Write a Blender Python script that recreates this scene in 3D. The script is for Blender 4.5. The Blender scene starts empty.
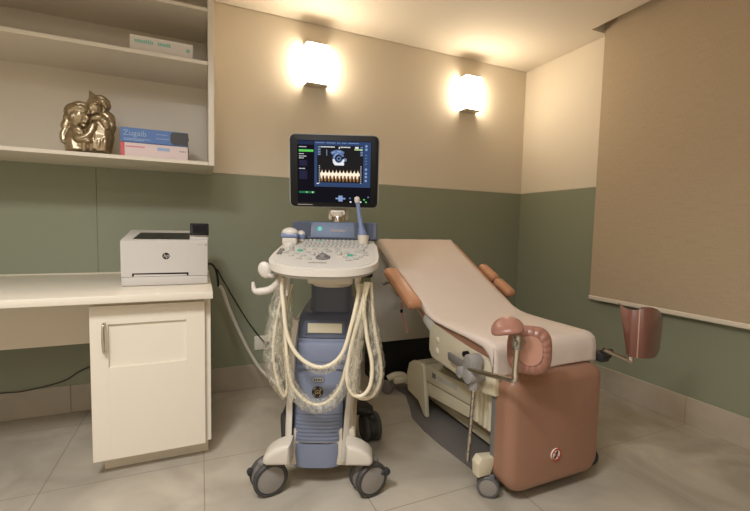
import bpy, bmesh, math, random
import numpy as np
from mathutils import Vector, Matrix
random.seed(4)
S = bpy.context.scene
COL = S.collection
PI = math.pi

# ------------------------------------------------------------------ room dimensions
CAM_H = 1.15
YB = 2.878          # back wall
XR = 2.7077         # right wall
XL = -2.0           # left wall (outside the frame)
YF = -1.7           # wall behind the camera
ZC = 2.574          # ceiling
ZW = 1.485          # top of the green wainscot
ZB = 0.169          # top of the baseboard

# ------------------------------------------------------------------ camera
FPX = 400.857
yaw, pit, rol = (math.radians(a) for a in (23.596, 3.9867, 1.2598))
fw = Vector((math.sin(yaw)*math.cos(pit), math.cos(yaw)*math.cos(pit), -math.sin(pit)))
rt = Vector((math.cos(yaw), -math.sin(yaw), 0)); up = rt.cross(fw)
rr = rt*math.cos(rol)+up*math.sin(rol); uu = up*math.cos(rol)-rt*math.sin(rol)
O = Vector((0, 0, CAM_H))
cd = bpy.data.cameras.new('camera'); cam = bpy.data.objects.new('camera', cd); COL.objects.link(cam)
cd.sensor_width = 36; cd.lens = FPX/750*36; cd.clip_start = .02
cam.matrix_world = Matrix(((rr.x, uu.x, -fw.x, 0), (rr.y, uu.y, -fw.y, 0), (rr.z, uu.z, -fw.z, CAM_H), (0, 0, 0, 1)))
S.camera = cam
def ray(px, py): return rr*((px-375)/FPX)-uu*((py-255.5)/FPX)+fw
def aty(px, py, y): d = ray(px, py); return O+d*(y/d.y)
def atx(px, py, x): d = ray(px, py); return O+d*(x/d.x)
def atz(px, py, z): d = ray(px, py); return O+d*((z-CAM_H)/d.z)

# ------------------------------------------------------------------ materials
def lin(c): return tuple(((v/255)/12.92 if v/255 <= .04045 else ((v/255+.055)/1.055)**2.4) for v in c)+(1,)
def mat(name, rgb, rough=.5, metal=0, spec=.5, bump=0, bscale=200, vary=0, vscale=4, coat=0, trans=0, alpha=1, sheen=0):
    m = bpy.data.materials.new(name); m.use_nodes = True; n = m.node_tree.nodes; l = m.node_tree.links
    b = n['Principled BSDF']; c = lin(rgb)
    b.inputs['Base Color'].default_value = c; b.inputs['Roughness'].default_value = rough
    b.inputs['Metallic'].default_value = metal; b.inputs['Specular IOR Level'].default_value = spec
    b.inputs['Coat Weight'].default_value = coat; b.inputs['Transmission Weight'].default_value = trans
    b.inputs['Alpha'].default_value = alpha; b.inputs['Sheen Weight'].default_value = sheen
    if bump or vary: tc = n.new('ShaderNodeTexCoord')
    if vary:
        t = n.new('ShaderNodeTexNoise'); t.inputs['Scale'].default_value = vscale; t.inputs['Detail'].default_value = 5
        l.new(tc.outputs['Object'], t.inputs['Vector'])
        x = n.new('ShaderNodeMix'); x.data_type = 'RGBA'
        x.inputs[6].default_value = tuple(v*(1-vary) for v in c[:3])+(1,); x.inputs[7].default_value = tuple(min(1, v*(1+vary)) for v in c[:3])+(1,)
        l.new(t.outputs['Fac'], x.inputs[0]); l.new(x.outputs[2], b.inputs['Base Color'])
    if bump:
        t = n.new('ShaderNodeTexNoise'); t.inputs['Scale'].default_value = bscale; t.inputs['Detail'].default_value = 3
        l.new(tc.outputs['Object'], t.inputs['Vector'])
        q = n.new('ShaderNodeBump'); q.inputs['Strength'].default_value = bump; q.inputs['Distance'].default_value = .002
        l.new(t.outputs['Fac'], q.inputs['Height']); l.new(q.outputs['Normal'], b.inputs['Normal'])
    return m
def emis(name, rgb, s=1):
    m = bpy.data.materials.new(name); m.use_nodes = True; n = m.node_tree.nodes; l = m.node_tree.links
    n.remove(n['Principled BSDF']); e = n.new('ShaderNodeEmission'); e.inputs[0].default_value = lin(rgb); e.inputs[1].default_value = s
    l.new(e.outputs[0], n['Material Output'].inputs[0]); return m

def floor_material():
    m = mat('porcelain floor tile', (196, 184, 164), .22, spec=.5); n = m.node_tree.nodes; l = m.node_tree.links; b = n['Principled BSDF']
    tc = n.new('ShaderNodeTexCoord')
    a = n.new('ShaderNodeTexNoise'); a.inputs['Scale'].default_value = 2.2; a.inputs['Detail'].default_value = 7; a.inputs['Distortion'].default_value = 1.2
    l.new(tc.outputs['Object'], a.inputs['Vector'])
    r = n.new('ShaderNodeValToRGB'); r.color_ramp.elements[0].position = .33; r.color_ramp.elements[1].position = .68
    r.color_ramp.elements[0].color = lin((160, 151, 136)); r.color_ramp.elements[1].color = lin((188, 178, 162))
    l.new(a.outputs['Fac'], r.inputs[0])
    sp = n.new('ShaderNodeSeparateXYZ'); l.new(tc.outputs['Object'], sp.inputs[0])
    def line(out, off, size):
        k = n.new('ShaderNodeMath'); k.operation = 'SUBTRACT'; k.inputs[1].default_value = off; l.new(out, k.inputs[0])
        d = n.new('ShaderNodeMath'); d.operation = 'DIVIDE'; d.inputs[1].default_value = size; l.new(k.outputs[0], d.inputs[0])
        f = n.new('ShaderNodeMath'); f.operation = 'PINGPONG'; f.inputs[1].default_value = .5; l.new(d.outputs[0], f.inputs[0])
        g = n.new('ShaderNodeMath'); g.operation = 'LESS_THAN'; g.inputs[1].default_value = .0028; l.new(f.outputs[0], g.inputs[0]); return g
    gx = line(sp.outputs[0], .008, .64); gy = line(sp.outputs[1], 1.4, .64)
    mx = n.new('ShaderNodeMath'); mx.operation = 'MAXIMUM'; l.new(gx.outputs[0], mx.inputs[0]); l.new(gy.outputs[0], mx.inputs[1])
    c = n.new('ShaderNodeMix'); c.data_type = 'RGBA'; l.new(mx.outputs[0], c.inputs[0]); l.new(r.outputs[0], c.inputs[6]); c.inputs[7].default_value = lin((128, 117, 101))
    l.new(c.outputs[2], b.inputs['Base Color'])
    q = n.new('ShaderNodeMath'); q.operation = 'MULTIPLY_ADD'; q.inputs[1].default_value = .4; q.inputs[2].default_value = .24; l.new(mx.outputs[0], q.inputs[0]); l.new(q.outputs[0], b.inputs['Roughness'])
    return m
def baseboard_material():
    m = mat('tile baseboard', (190, 178, 158), .3); n = m.node_tree.nodes; l = m.node_tree.links; b = n['Principled BSDF']
    tc = n.new('ShaderNodeTexCoord'); a = n.new('ShaderNodeTexNoise'); a.inputs['Scale'].default_value = 3; a.inputs['Detail'].default_value = 6
    l.new(tc.outputs['Object'], a.inputs['Vector'])
    r = n.new('ShaderNodeValToRGB'); r.color_ramp.elements[0].position = .35; r.color_ramp.elements[1].position = .65
    r.color_ramp.elements[0].color = lin((166, 155, 139)); r.color_ramp.elements[1].color = lin((186, 175, 158))
    l.new(a.outputs['Fac'], r.inputs[0]); l.new(r.outputs[0], b.inputs['Base Color']); return m
def blind_material():
    m = mat('woven blind fabric', (186, 166, 136), .85); n = m.node_tree.nodes; l = m.node_tree.links; b = n['Principled BSDF']
    tc = n.new('ShaderNodeTexCoord'); mp = n.new('ShaderNodeMapping'); mp.inputs['Scale'].default_value = (1, 9, 520)
    l.new(tc.outputs['Object'], mp.inputs[0]); a = n.new('ShaderNodeTexNoise'); a.inputs['Scale'].default_value = 1; a.inputs['Detail'].default_value = 3
    l.new(mp.outputs[0], a.inputs['Vector'])
    mp2 = n.new('ShaderNodeMapping'); mp2.inputs['Scale'].default_value = (1, 520, 30); l.new(tc.outputs['Object'], mp2.inputs[0])
    a2 = n.new('ShaderNodeTexNoise'); a2.inputs['Scale'].default_value = 1; l.new(mp2.outputs[0], a2.inputs['Vector'])
    s = n.new('ShaderNodeMath'); s.operation = 'ADD'; l.new(a.outputs['Fac'], s.inputs[0]); l.new(a2.outputs['Fac'], s.inputs[1])
    r = n.new('ShaderNodeValToRGB'); r.color_ramp.elements[0].position = .3; r.color_ramp.elements[1].position = .75
    h = n.new('ShaderNodeMath'); h.operation = 'MULTIPLY'; h.inputs[1].default_value = .5; l.new(s.outputs[0], h.inputs[0])
    r.color_ramp.elements[0].color = lin((172, 154, 128)); r.color_ramp.elements[1].color = lin((194, 177, 152))
    l.new(h.outputs[0], r.inputs[0]); l.new(r.outputs[0], b.inputs['Base Color'])
    q = n.new('ShaderNodeBump'); q.inputs['Strength'].default_value = .4; q.inputs['Distance'].default_value = .001; l.new(h.outputs[0], q.inputs['Height']); l.new(q.outputs[0], b.inputs['Normal'])
    return m
def plastic_film():
    m = bpy.data.materials.new('clear plastic film'); m.use_nodes = True; n = m.node_tree.nodes; l = m.node_tree.links
    n.remove(n['Principled BSDF']); t = n.new('ShaderNodeBsdfTransparent'); t.inputs[0].default_value = (.95, .94, .91, 1)
    p = n.new('ShaderNodeBsdfPrincipled'); p.inputs['Base Color'].default_value = lin((225, 218, 200)); p.inputs['Roughness'].default_value = .12
    tc = n.new('ShaderNodeTexCoord'); mp = n.new('ShaderNodeMapping'); mp.inputs['Scale'].default_value = (55, 55, 16); l.new(tc.outputs['Object'], mp.inputs[0])
    a = n.new('ShaderNodeTexNoise'); a.inputs['Scale'].default_value = 1; a.inputs['Detail'].default_value = 3; a.inputs['Distortion'].default_value = 1.5; l.new(mp.outputs[0], a.inputs['Vector'])
    q = n.new('ShaderNodeBump'); q.inputs['Strength'].default_value = .9; q.inputs['Distance'].default_value = .006; l.new(a.outputs['Fac'], q.inputs['Height']); l.new(q.outputs[0], p.inputs['Normal'])
    r = n.new('ShaderNodeValToRGB'); r.color_ramp.elements[0].position = .42; r.color_ramp.elements[1].position = .72
    r.color_ramp.elements[0].color = (.10, .10, .10, 1); r.color_ramp.elements[1].color = (.55, .55, .55, 1); l.new(a.outputs['Fac'], r.inputs[0])
    x = n.new('ShaderNodeMixShader'); l.new(r.outputs[0], x.inputs[0]); l.new(t.outputs[0], x.inputs[1]); l.new(p.outputs[0], x.inputs[2])
    l.new(x.outputs[0], n['Material Output'].inputs[0]); return m

M = dict(
 beige=mat('beige wall panel', (222, 211, 192), .75, bump=.08, bscale=60),
 green=mat('green wainscot', (140, 144, 122), .55, bump=.05, bscale=80),
 ceil=mat('ceiling paint', (232, 222, 206), .85, bump=.03),
 white=mat('white furniture laminate', (226, 216, 198), .3, bump=.02),
 floor=floor_material(), base=baseboard_material(), blind=blind_material(),
 barwhite=mat('white blind rail', (226, 216, 200), .4),
 chrome=mat('polished metal', (205, 198, 186), .16, 1),
 steel=mat('brushed steel', (170, 166, 158), .32, 1),
 brown=mat('brown vinyl upholstery', (152, 112, 90), .36, bump=.12, bscale=420, vary=.04, vscale=9),
 pinkbrown=mat('brown leg rest vinyl', (154, 109, 93), .3, bump=.1, bscale=300),
 brown_lit=mat('sconce-lit brown vinyl', (186, 134, 100), .36, bump=.12, bscale=420), cream=mat('cream enamel', (206, 196, 170), .42, vary=.03),  # the brown vinyl again, with warm sconce light put into its colour
 shell=mat('pale plastic shell', (200, 196, 186), .5),
 sheet=mat('white paper sheet', (213, 198, 186), .85, bump=.25, bscale=14),
 dark=mat('dark rubber', (44, 42, 42), .55),
 black=mat('black plastic', (12, 12, 13), .5, spec=.3),
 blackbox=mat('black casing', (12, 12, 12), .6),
 mid=mat('grey plastic', (112, 108, 104), .5),
 clamp=mat('grey cast clamp', (146, 142, 138), .45),
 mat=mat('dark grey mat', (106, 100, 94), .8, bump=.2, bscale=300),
 usw=mat('warm white machine plastic', (204, 196, 184), .4),
 usw2=mat('cream machine plastic', (206, 196, 178), .45), fender=mat('outrigger plastic', (204, 196, 182), .5),
 blue=mat('blue grey machine plastic', (120, 128, 148), .45),
 blue2=mat('dark blue grey machine plastic', (84, 90, 106), .45),
 probeblue=mat('probe blue plastic', (114, 127, 160), .35),
 wheelgrey=mat('grey castor plastic', (92, 90, 90), .5), tyre=mat('castor tyre', (62, 60, 58), .6), hub=mat('castor hub', (138, 132, 124), .5),
 grey=mat('pale grey plastic', (176, 172, 164), .45),
 cable=mat('cream cable', (222, 210, 184), .45), cablew=mat('white cable sleeve', (196, 190, 178), .5), cableb=mat('black cable', (22, 22, 22), .5),
 film=plastic_film(),
 bronze=mat('aged bronze', (178, 162, 134), .33, .85, bump=.2, bscale=60, vary=.55, vscale=30),
 prn=mat('printer white plastic', (200, 194, 187), .4), prnd=mat('printer dark tray', (38, 38, 38), .4),
 bookblue=mat('blue book cover', (72, 112, 176), .4), bookpink=mat('pale pink book cover', (228, 208, 205), .45), red=mat('pink red print', (220, 92, 104), .5),
 bookdark=mat('dark print', (48, 44, 44), .4), paper=mat('book pages', (206, 194, 168), .8), lightprint=mat('pale blue print', (158, 180, 214), .5),
 boxw=mat('white card box', (230, 222, 214), .55), teal=mat('teal print', (140, 202, 184), .5), boxd=mat('box end shadow board', (70, 68, 62), .7),
 stickw=mat('sticker white', (228, 224, 214), .5), stickr=mat('sticker red', (190, 48, 30), .45), stickb=mat('sticker black', (20, 22, 24), .5),
 gold=mat('gold print', (200, 172, 120), .35, .6), printgrey=mat('grey print', (150, 146, 140), .5), keyc=mat('key caps', (182, 178, 170), .45),
 keyg=emis('lit green key', (112, 200, 165), .5), outlet=mat('outlet plate', (226, 218, 204), .4), pink=mat('pink strap', (206, 150, 142), .6),
 lampmetal=mat('lamp frame', (214, 204, 186), .5), lamp=emis('lamp diffuser', (255, 236, 208), 27), frame=mat('monitor rim', (168, 166, 162), .4),
 slot=mat('slot paint', (120, 116, 108), .8),
 speaker=mat('speaker grille', (70, 76, 92), .7, bump=.6, bscale=900),
)

# ------------------------------------------------------------------ mesh helpers
def NB(): return bmesh.new()
def box(bm, x0, x1, y0, y1, z0, z1, bev=0, seg=2):
    r = bmesh.ops.create_cube(bm, size=1); vs = r['verts']
    bmesh.ops.scale(bm, vec=(abs(x1-x0), abs(y1-y0), abs(z1-z0)), verts=vs)
    bmesh.ops.translate(bm, vec=((x0+x1)/2, (y0+y1)/2, (z0+z1)/2), verts=vs)
    if bev:
        es = list({e for v in vs for e in v.link_edges})
        q = bmesh.ops.bevel(bm, geom=es, offset=bev, segments=seg, affect='EDGES', profile=.5)
        vs = list({v for f in q['faces'] for v in f.verts} | {v for v in vs if v.is_valid})
    return vs
def xform(bm, vs, mtx): bmesh.ops.transform(bm, matrix=mtx, verts=[v for v in vs if v.is_valid])
def obox(bm, c, ax, ay, az, sx, sy, sz, bev=0, seg=2):
    """oriented box: centre c, axis vectors, full sizes"""
    vs = box(bm, -sx/2, sx/2, -sy/2, sy/2, -sz/2, sz/2, bev, seg)
    ax, ay, az = Vector(ax).normalized(), Vector(ay).normalized(), Vector(az).normalized()
    xform(bm, vs, Matrix(((ax.x, ay.x, az.x, c[0]), (ax.y, ay.y, az.y, c[1]), (ax.z, ay.z, az.z, c[2]), (0, 0, 0, 1)))); return vs
def cyl(bm, a, b, r, r2=None, n=24, bev=0):
    a, b = Vector(a), Vector(b); d = b-a; L = d.length
    q = bmesh.ops.create_cone(bm, cap_ends=True, segments=n, radius1=r, radius2=r if r2 is None else r2, depth=L); vs = q['verts']
    if bev:
        es = [e for e in {e for v in vs for e in v.link_edges} if abs(e.verts[0].co.z-e.verts[1].co.z) < 1e-6]
        w = bmesh.ops.bevel(bm, geom=es, offset=bev, segments=2, affect='EDGES', profile=.5)
        vs = list({v for f in w['faces'] for v in f.verts} | {v for v in vs if v.is_valid})
    m = d.to_track_quat('Z', 'Y').to_matrix().to_4x4(); m.translation = (a+b)/2
    xform(bm, vs, m); return vs
def ball(bm, c, r, rot=None, n=20):
    q = bmesh.ops.create_uvsphere(bm, u_segments=n, v_segments=max(8, n*2//3), radius=1); vs = q['verts']
    if not hasattr(r, '__len__'): r = (r, r, r)
    m = Matrix.Diagonal((r[0], r[1], r[2], 1))
    if rot is not None: m = rot.to_matrix().to_4x4() @ m
    m = Matrix.Translation(Vector(c)) @ m
    xform(bm, vs, m); return vs
def smoothpath(pts, k=8):
    P = [Vector(p) for p in pts]; out = []
    Q = [P[0]*2-P[1]]+P+[P[-1]*2-P[-2]]
    for i in range(1, len(Q)-2):
        a, b, c, d = Q[i-1:i+3]
        for j in range(k):
            t = j/k; out.append(.5*((2*b)+(c-a)*t+(2*a-5*b+4*c-d)*t*t+(3*b-a-3*c+d)*t**3))
    out.append(P[-1]); return out
def tube(bm, pts, r, n=10, smooth=8, wob=0):
    P = smoothpath(pts, smooth) if smooth > 1 else [Vector(p) for p in pts]
    N = len(P); rs = r if hasattr(r, '__len__') else None
    up_ = None; rings = []
    for i, p in enumerate(P):
        t = (P[min(i+1, N-1)]-P[max(i-1, 0)]).normalized()
        if up_ is None: up_ = t.orthogonal().normalized()
        up_ = (up_-t*up_.dot(t)).normalized(); s = t.cross(up_)
        if rs is None: R = r
        else:
            f = i/(N-1)*(len(rs)-1); k = min(int(f), len(rs)-2); R = rs[k]+(rs[k+1]-rs[k])*(f-k)
        ring = []
        for j in range(n):
            a = 2*PI*j/n; q = R*(1+(random.uniform(-wob, wob) if wob else 0))
            ring.append(bm.verts.new(p+up_*math.cos(a)*q+s*math.sin(a)*q))
        rings.append(ring)
    for A, B in zip(rings, rings[1:]):
        for j in range(n): bm.faces.new((A[j], A[(j+1) % n], B[(j+1) % n], B[j]))
    bm.faces.new(rings[0][::-1]); bm.faces.new(rings[-1])
def lathe(bm, prof, c=(0, 0, 0), axis=(0, 0, 1), n=28):
    q = Vector(axis).to_track_quat('Z', 'Y'); c = Vector(c); rings = []
    for r, z in prof:
        if r < 1e-6: rings.append([bm.verts.new(c+q @ Vector((0, 0, z)))])
        else: rings.append([bm.verts.new(c+q @ Vector((r*math.cos(2*PI*j/n), r*math.sin(2*PI*j/n), z))) for j in range(n)])
    for A, B in zip(rings, rings[1:]):
        for j in range(n):
            k = (j+1) % n
            if len(A) == 1 and len(B) == 1: continue
            if len(A) == 1: bm.faces.new((A[0], B[k], B[j]))
            elif len(B) == 1: bm.faces.new((A[j], A[k], B[0]))
            else: bm.faces.new((A[j], A[k], B[k], B[j]))
def prism(bm, poly, w, org=(0, 0, 0), ax=(1, 0, 0), ay=(0, 0, 1), bev=0, seg=2):
    """polygon in the plane (ax, ay), extruded w along ax x ay, starting at org"""
    ax, ay, org = Vector(ax), Vector(ay), Vector(org); nz = ax.cross(ay).normalized()
    A = [bm.verts.new(org+ax*p[0]+ay*p[1]) for p in poly]; B = [bm.verts.new(v.co+nz*w) for v in A]; n = len(A)
    fs = [bm.faces.new(A[::-1]), bm.faces.new(B)]+[bm.faces.new((A[i], A[(i+1) % n], B[(i+1) % n], B[i])) for i in range(n)]
    if bev:
        es = list(fs[0].edges)+list(fs[1].edges)
        bmesh.ops.bevel(bm, geom=es, offset=bev, segments=seg, affect='EDGES', profile=.5)
def rrect(x0, x1, y0, y1, r, n=6):
    rs = r if hasattr(r, '__len__') else (r,)*4      # corners: bl, br, tr, tl
    out = []
    for (cx, cy, a0), q in zip(((x0, y0, PI), (x1, y0, 1.5*PI), (x1, y1, 0), (x0, y1, .5*PI)), rs):
        cx += q if cx == x0 else -q; cy += q if cy == y0 else -q
        for i in range(n+1):
            a = a0+PI/2*i/n; out.append((cx+q*math.cos(a), cy+q*math.sin(a)))
    return out
def grid(bm, rows):
    V = [[bm.verts.new(p) for p in r] for r in rows]
    for A, B in zip(V, V[1:]):
        for j in range(len(A)-1): bm.faces.new((A[j], A[j+1], B[j+1], B[j]))
    return V
def slab(bm, rows, off):
    """closed slab from a grid of points and a grid of offset vectors"""
    V = grid(bm, rows); W = [[bm.verts.new(Vector(p)+Vector(o)) for p, o in zip(r, q)] for r, q in zip(rows, off)]
    for A, B in zip(W, W[1:]):
        for j in range(len(A)-1): bm.faces.new((A[j], B[j], B[j+1], A[j+1]))
    n, m = len(V), len(V[0])
    loop = [(0, j) for j in range(m)]+[(i, m-1) for i in range(1, n)]+[(n-1, j) for j in range(m-2, -1, -1)]+[(i, 0) for i in range(n-2, 0, -1)]
    for (a, b), (c, d) in zip(loop, loop[1:]+loop[:1]): bm.faces.new((V[a][b], W[a][b], W[c][d], V[c][d]))
def textmesh(bm, s, size, org, ax, ay, shear=0, ext=.0006, align='CENTER'):
    cu = bpy.data.curves.new('t', 'FONT'); cu.body = s; cu.size = size; cu.extrude = ext; cu.shear = shear; cu.align_x = align; cu.align_y = 'CENTER'; cu.resolution_u = 3
    o = bpy.data.objects.new('t', cu); COL.objects.link(o); dg = bpy.context.evaluated_depsgraph_get()
    me = bpy.data.meshes.new_from_object(o.evaluated_get(dg)); k = len(bm.verts); bm.from_mesh(me); bm.verts.ensure_lookup_table()
    ax, ay = Vector(ax).normalized(), Vector(ay).normalized(); az = ax.cross(ay)
    xform(bm, bm.verts[k:], Matrix(((ax.x, ay.x, az.x, org[0]), (ax.y, ay.y, az.y, org[1]), (ax.z, ay.z, az.z, org[2]), (0, 0, 0, 1))))
    bpy.data.objects.remove(o); bpy.data.curves.remove(cu); bpy.data.meshes.remove(me)

WORLD = {}
def fin(name, bm, m, parent=None, smooth=True, ang=38, world=True):
    """one mesh object; vertices given in world space (or the thing's own space with world=False)"""
    bmesh.ops.recalc_face_normals(bm, faces=bm.faces)
    if smooth:
        for f in bm.faces: f.smooth = True
        for e in bm.edges:
            if len(e.link_faces) == 2 and e.calc_face_angle(0) > math.radians(ang): e.smooth = False
    if parent is not None and world:
        root = parent
        while root.parent: root = root.parent
        bm.transform(WORLD[root.as_pointer()].inverted())
    me = bpy.data.meshes.new(name); bm.to_mesh(me); bm.free()
    for q in (m if isinstance(m, (list, tuple)) else [m]): me.materials.append(q)
    o = bpy.data.objects.new(name, me); COL.objects.link(o)
    if parent is not None: o.parent = parent
    return o
def tag(o, label, cat, group=None):
    o['label'] = label; o['category'] = cat
    if group: o['group'] = group
    return o
def thing(name, label, cat, loc, rz=0, group=None):
    o = bpy.data.objects.new(name, None); COL.objects.link(o); o.empty_display_size = .1
    o.location = loc; o.rotation_euler = (0, 0, rz); WORLD[o.as_pointer()] = Matrix.Translation(Vector(loc)) @ Matrix.Rotation(rz, 4, 'Z')
    return tag(o, label, cat, group)
def struct(name, bm, m, smooth=False):
    o = fin(name, bm, m, None, smooth); o['kind'] = 'structure'; return o

# ================================================================== THE ROOM
b = NB(); box(b, XL-.1, XR+.1, YF-.1, YB+.1, -.1, 0); struct('floor', b, M['floor'])
b = NB(); box(b, XL-.1, XR+.1, YB, YB+.1, 0, ZC+.2); struct('wall_back', b, M['beige'])
b = NB(); box(b, XR, XR+.1, YF-.1, YB, 0, ZC+.2); struct('wall_right', b, M['beige'])
b = NB(); box(b, XL-.1, XL, YF-.1, YB, 0, ZC+.2); struct('wall_left', b, M['beige'])
b = NB(); box(b, XL, XR, YF-.1, YF, 0, ZC+.2); struct('wall_front', b, M['beige'])
# ceiling with the blind's slot along the right wall
SX, SY = 2.54, 2.088
b = NB(); prism(b, [(XL, YF), (SX, YF), (SX, SY), (XR, SY), (XR, YB), (XL, YB)], .2, (0, 0, ZC), (1, 0, 0), (0, 1, 0)); struct('ceiling', b, M['ceil'])
b = NB(); box(b, SX, XR, YF, SY, ZC+.17, ZC+.2); struct('trim_1', b, M['slot'])
# painted panels: green wainscot below, beige above, with a fine shadow gap at the ceiling
b = NB(); box(b, XL, -.5655, YB-.007, YB-.0005, ZB-.01, ZW, .0015, 1); box(b, -.5635, XR-.0075, YB-.007, YB-.0005, ZB-.01, ZW, .0015, 1); struct('trim_2', b, M['green'])
b = NB(); box(b, XR-.007, XR-.0005, YF, YB-.0005, ZB-.01, ZW, .0015, 1); struct('trim_3', b, M['green'])
b = NB(); box(b, XL, XR-.0055, YB-.005, YB-.0005, ZW+.003, ZC-.008, .001, 1); struct('trim_4', b, M['beige'])
b = NB(); box(b, XR-.005, XR-.0005, YF, YB-.0005, ZW+.003, ZC-.008, .001, 1); struct('trim_5', b, M['beige'])
b = NB()
x = XL
while x < XR-.02:
    e = min(x+.64, XR-.012); box(b, x+.0008, e-.0008, YB-.013, YB-.0005, 0, ZB, .002, 1); x += .64
struct('baseboard_back', b, M['base'])
b = NB(); y = YB-.83
box(b, XR-.013, XR-.0005, y+.0008, YB-.0005, 0, ZB, .002, 1)
while y > YF: box(b, XR-.013, XR-.0005, max(y-.64, YF)+.0008, y-.0008, 0, ZB, .002, 1); y -= .64
struct('baseboard_right', b, M['base'])

# ------------------------------------------------------------------ sconces
def sconce(xc, label):
    t = thing('wall_sconce', label, 'lamp', (xc, YB-.005, 2.11), 0, 'wall sconces')
    x0, x1, z0, z1, y0, y1 = xc-.080, xc+.080, 2.138, 2.412, YB-.088, YB-.006
    b = NB(); box(b, x0+.004, x1-.004, y1-.012, y1, z0+.004, z1-.004, .002); fin('back_plate', b, M['lampmetal'], t)
    for za in (z1-.004, z0):
        b = NB(); box(b, x0, x1, y0, y1, za, za+.004, .001); fin('end_cap', b, M['lampmetal'], t)
    b = NB(); prism(b, rrect(x0+.002, x1-.002, y0+.001, y1-.0125, (.012, .012, .001, .001)), z1-z0-.009, (0, 0, z0+.0045), (1, 0, 0), (0, 1, 0)); fin('diffuser', b, M['lamp'], t)
sconce(.757, 'glowing white box sconce on the beige wall above the ultrasound monitor')
sconce(2.078, 'glowing white box sconce on the beige wall nearest the room corner')

# ------------------------------------------------------------------ roller blind
t = thing('roller_blind', 'beige woven roller blind hanging from a ceiling slot on the right wall', 'blind', (XR-.05, .6, .655))
BX = XR-.05
b = NB(); box(b, BX-.0012, BX+.0012, -1.4, 2.072, .68, ZC+.12); fin('blind_fabric', b, M['blind'], t, False)
b = NB(); box(b, BX-.009, BX+.009, -1.405, 2.078, .655, .684, .005, 3); fin('bottom_bar', b, M['barwhite'], t)
b = NB(); cyl(b, (BX, -1.41, ZC+.12), (BX, 2.083, ZC+.12), .03); fin('roller', b, M['barwhite'], t)

# ------------------------------------------------------------------ outlet
oc = aty(262.3, 342.3, YB-.007)
t = thing('wall_outlet', 'white socket plate with a black plug on the green wall beside the ultrasound machine', 'outlet', (oc.x, YB-.007, oc.z-.05))
b = NB(); box(b, oc.x-.055, oc.x+.055, YB-.016, YB-.0072, oc.z-.05, oc.z+.05, .004, 2); fin('cover_plate', b, M['outlet'], t)
pc = aty(267, 344, YB-.016)
b = NB(); box(b, pc.x-.018, pc.x+.018, YB-.05, YB-.0165, pc.z-.018, pc.z+.02, .006, 2); fin('plug', b, M['black'], t)

# ------------------------------------------------------------------ open wall shelf
t = thing('wall_shelf', 'white open wall shelf unit holding the bronze figurine and books', 'shelf', (-.95, YB-.2, 1.472))
SF = 2.43
b = NB(); box(b, XL+.01, .045, SF, YB-.02, 1.472, 1.492, .0015, 1); fin('shelf', b, M['white'], t)
b = NB(); box(b, XL+.01, .045, SF, YB-.02, 2.010, 2.031, .0015, 1); fin('shelf', b, M['white'], t)
b = NB(); box(b, XL+.01, .045, SF, YB-.02, 2.290, 2.310, .0015, 1); fin('shelf', b, M['white'], t)
b = NB(); box(b, .0455, .076, SF-.002, YB-.0075, 1.472, ZC-.002, .0015, 1); fin('side_panel', b, M['white'], t)
b = NB(); box(b, XL+.01, .045, YB-.0195, YB-.0075, 1.472, ZC-.002); fin('back_panel', b, M['white'], t)

# figurine: two embracing figures in aged bronze
def remesh(bm, vox, name):
    me = bpy.data.meshes.new('tmp'); bm.to_mesh(me); bm.free(); o = bpy.data.objects.new('tmp', me); COL.objects.link(o)
    q = o.modifiers.new('r', 'REMESH'); q.mode = 'VOXEL'; q.voxel_size = vox
    w = o.modifiers.new('s', 'SMOOTH'); w.factor = .4; w.iterations = 1
    dg = bpy.context.evaluated_depsgraph_get(); m2 = bpy.data.meshes.new_from_object(o.evaluated_get(dg))
    b2 = NB(); b2.from_mesh(m2); bpy.data.objects.remove(o); bpy.data.meshes.remove(me); bpy.data.meshes.remove(m2); return b2
FY = 2.57
def fp(px, py, dy=0): return aty(px, py, FY+dy)
fb0 = 1.492
b = NB()
def fe(px, py, rx, rz, dy=0, ry=None, tilt=0):
    ball(b, fp(px, py, dy), (rx, ry or rx, rz), Matrix.Rotation(tilt, 3, 'Y').to_quaternion(), 16)
def ft(pts, r): tube(b, [fp(*p) for p in pts], r, 10, 6)
# bodies: lower figure on the left, taller figure on the right, robe folds down to the base
ft([(78, 151), (76, 138), (79, 126)], [.055, .05, .03]); ft([(98, 151), (101, 136), (101, 122)], [.06, .062, .045])
fe(88, 147, .095, .03, 0, .055); fe(90, 138, .06, .05, .015, .04)
for x0_, x1_ in ((84, 88), (91, 94), (98, 99), (104, 105)): ft([(x0_, 151, -.045), (x0_+1, 142, -.05), (x1_, 131, -.035)], [.010, .013, .008])
# lower head: face turned to the right, rolled hair, ear, bun and braid
fe(80, 117, .050, .062, -.005, .05, .35); fe(75, 113, .048, .05, .01, .055)
ft([(69.5, 116), (71, 109), (77, 105), (84, 105.5), (88.5, 110)], [.014, .018, .019, .018, .012]); ft([(69, 112, -.02), (74, 108, -.04), (81, 107.5, -.045), (87, 111, -.04)], [.010, .013, .013, .008])
fe(72.3, 116.5, .011, .018, -.045); fe(87.6, 118, .010, .010, -.035); ft([(84.5, 114, -.045), (87.5, 118.5, -.042), (86, 120, -.042)], [.007, .010, .007])
fe(85.5, 122.2, .012, .007, -.035); fe(84, 126, .017, .013, -.02); ft([(81, 114.3, -.05), (84, 113.6, -.052), (86, 114.6, -.045)], [.005, .007, .004])
fe(68, 118, .022, .028, 0); ft([(68, 121), (66, 126), (67, 131)], [.022, .024, .018])
ft([(66, 128, -.01), (63, 134, -.015), (64, 141, -.02), (69, 141, -.025), (70, 134, -.02)], [.014, .015, .014, .012, .012])
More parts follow.
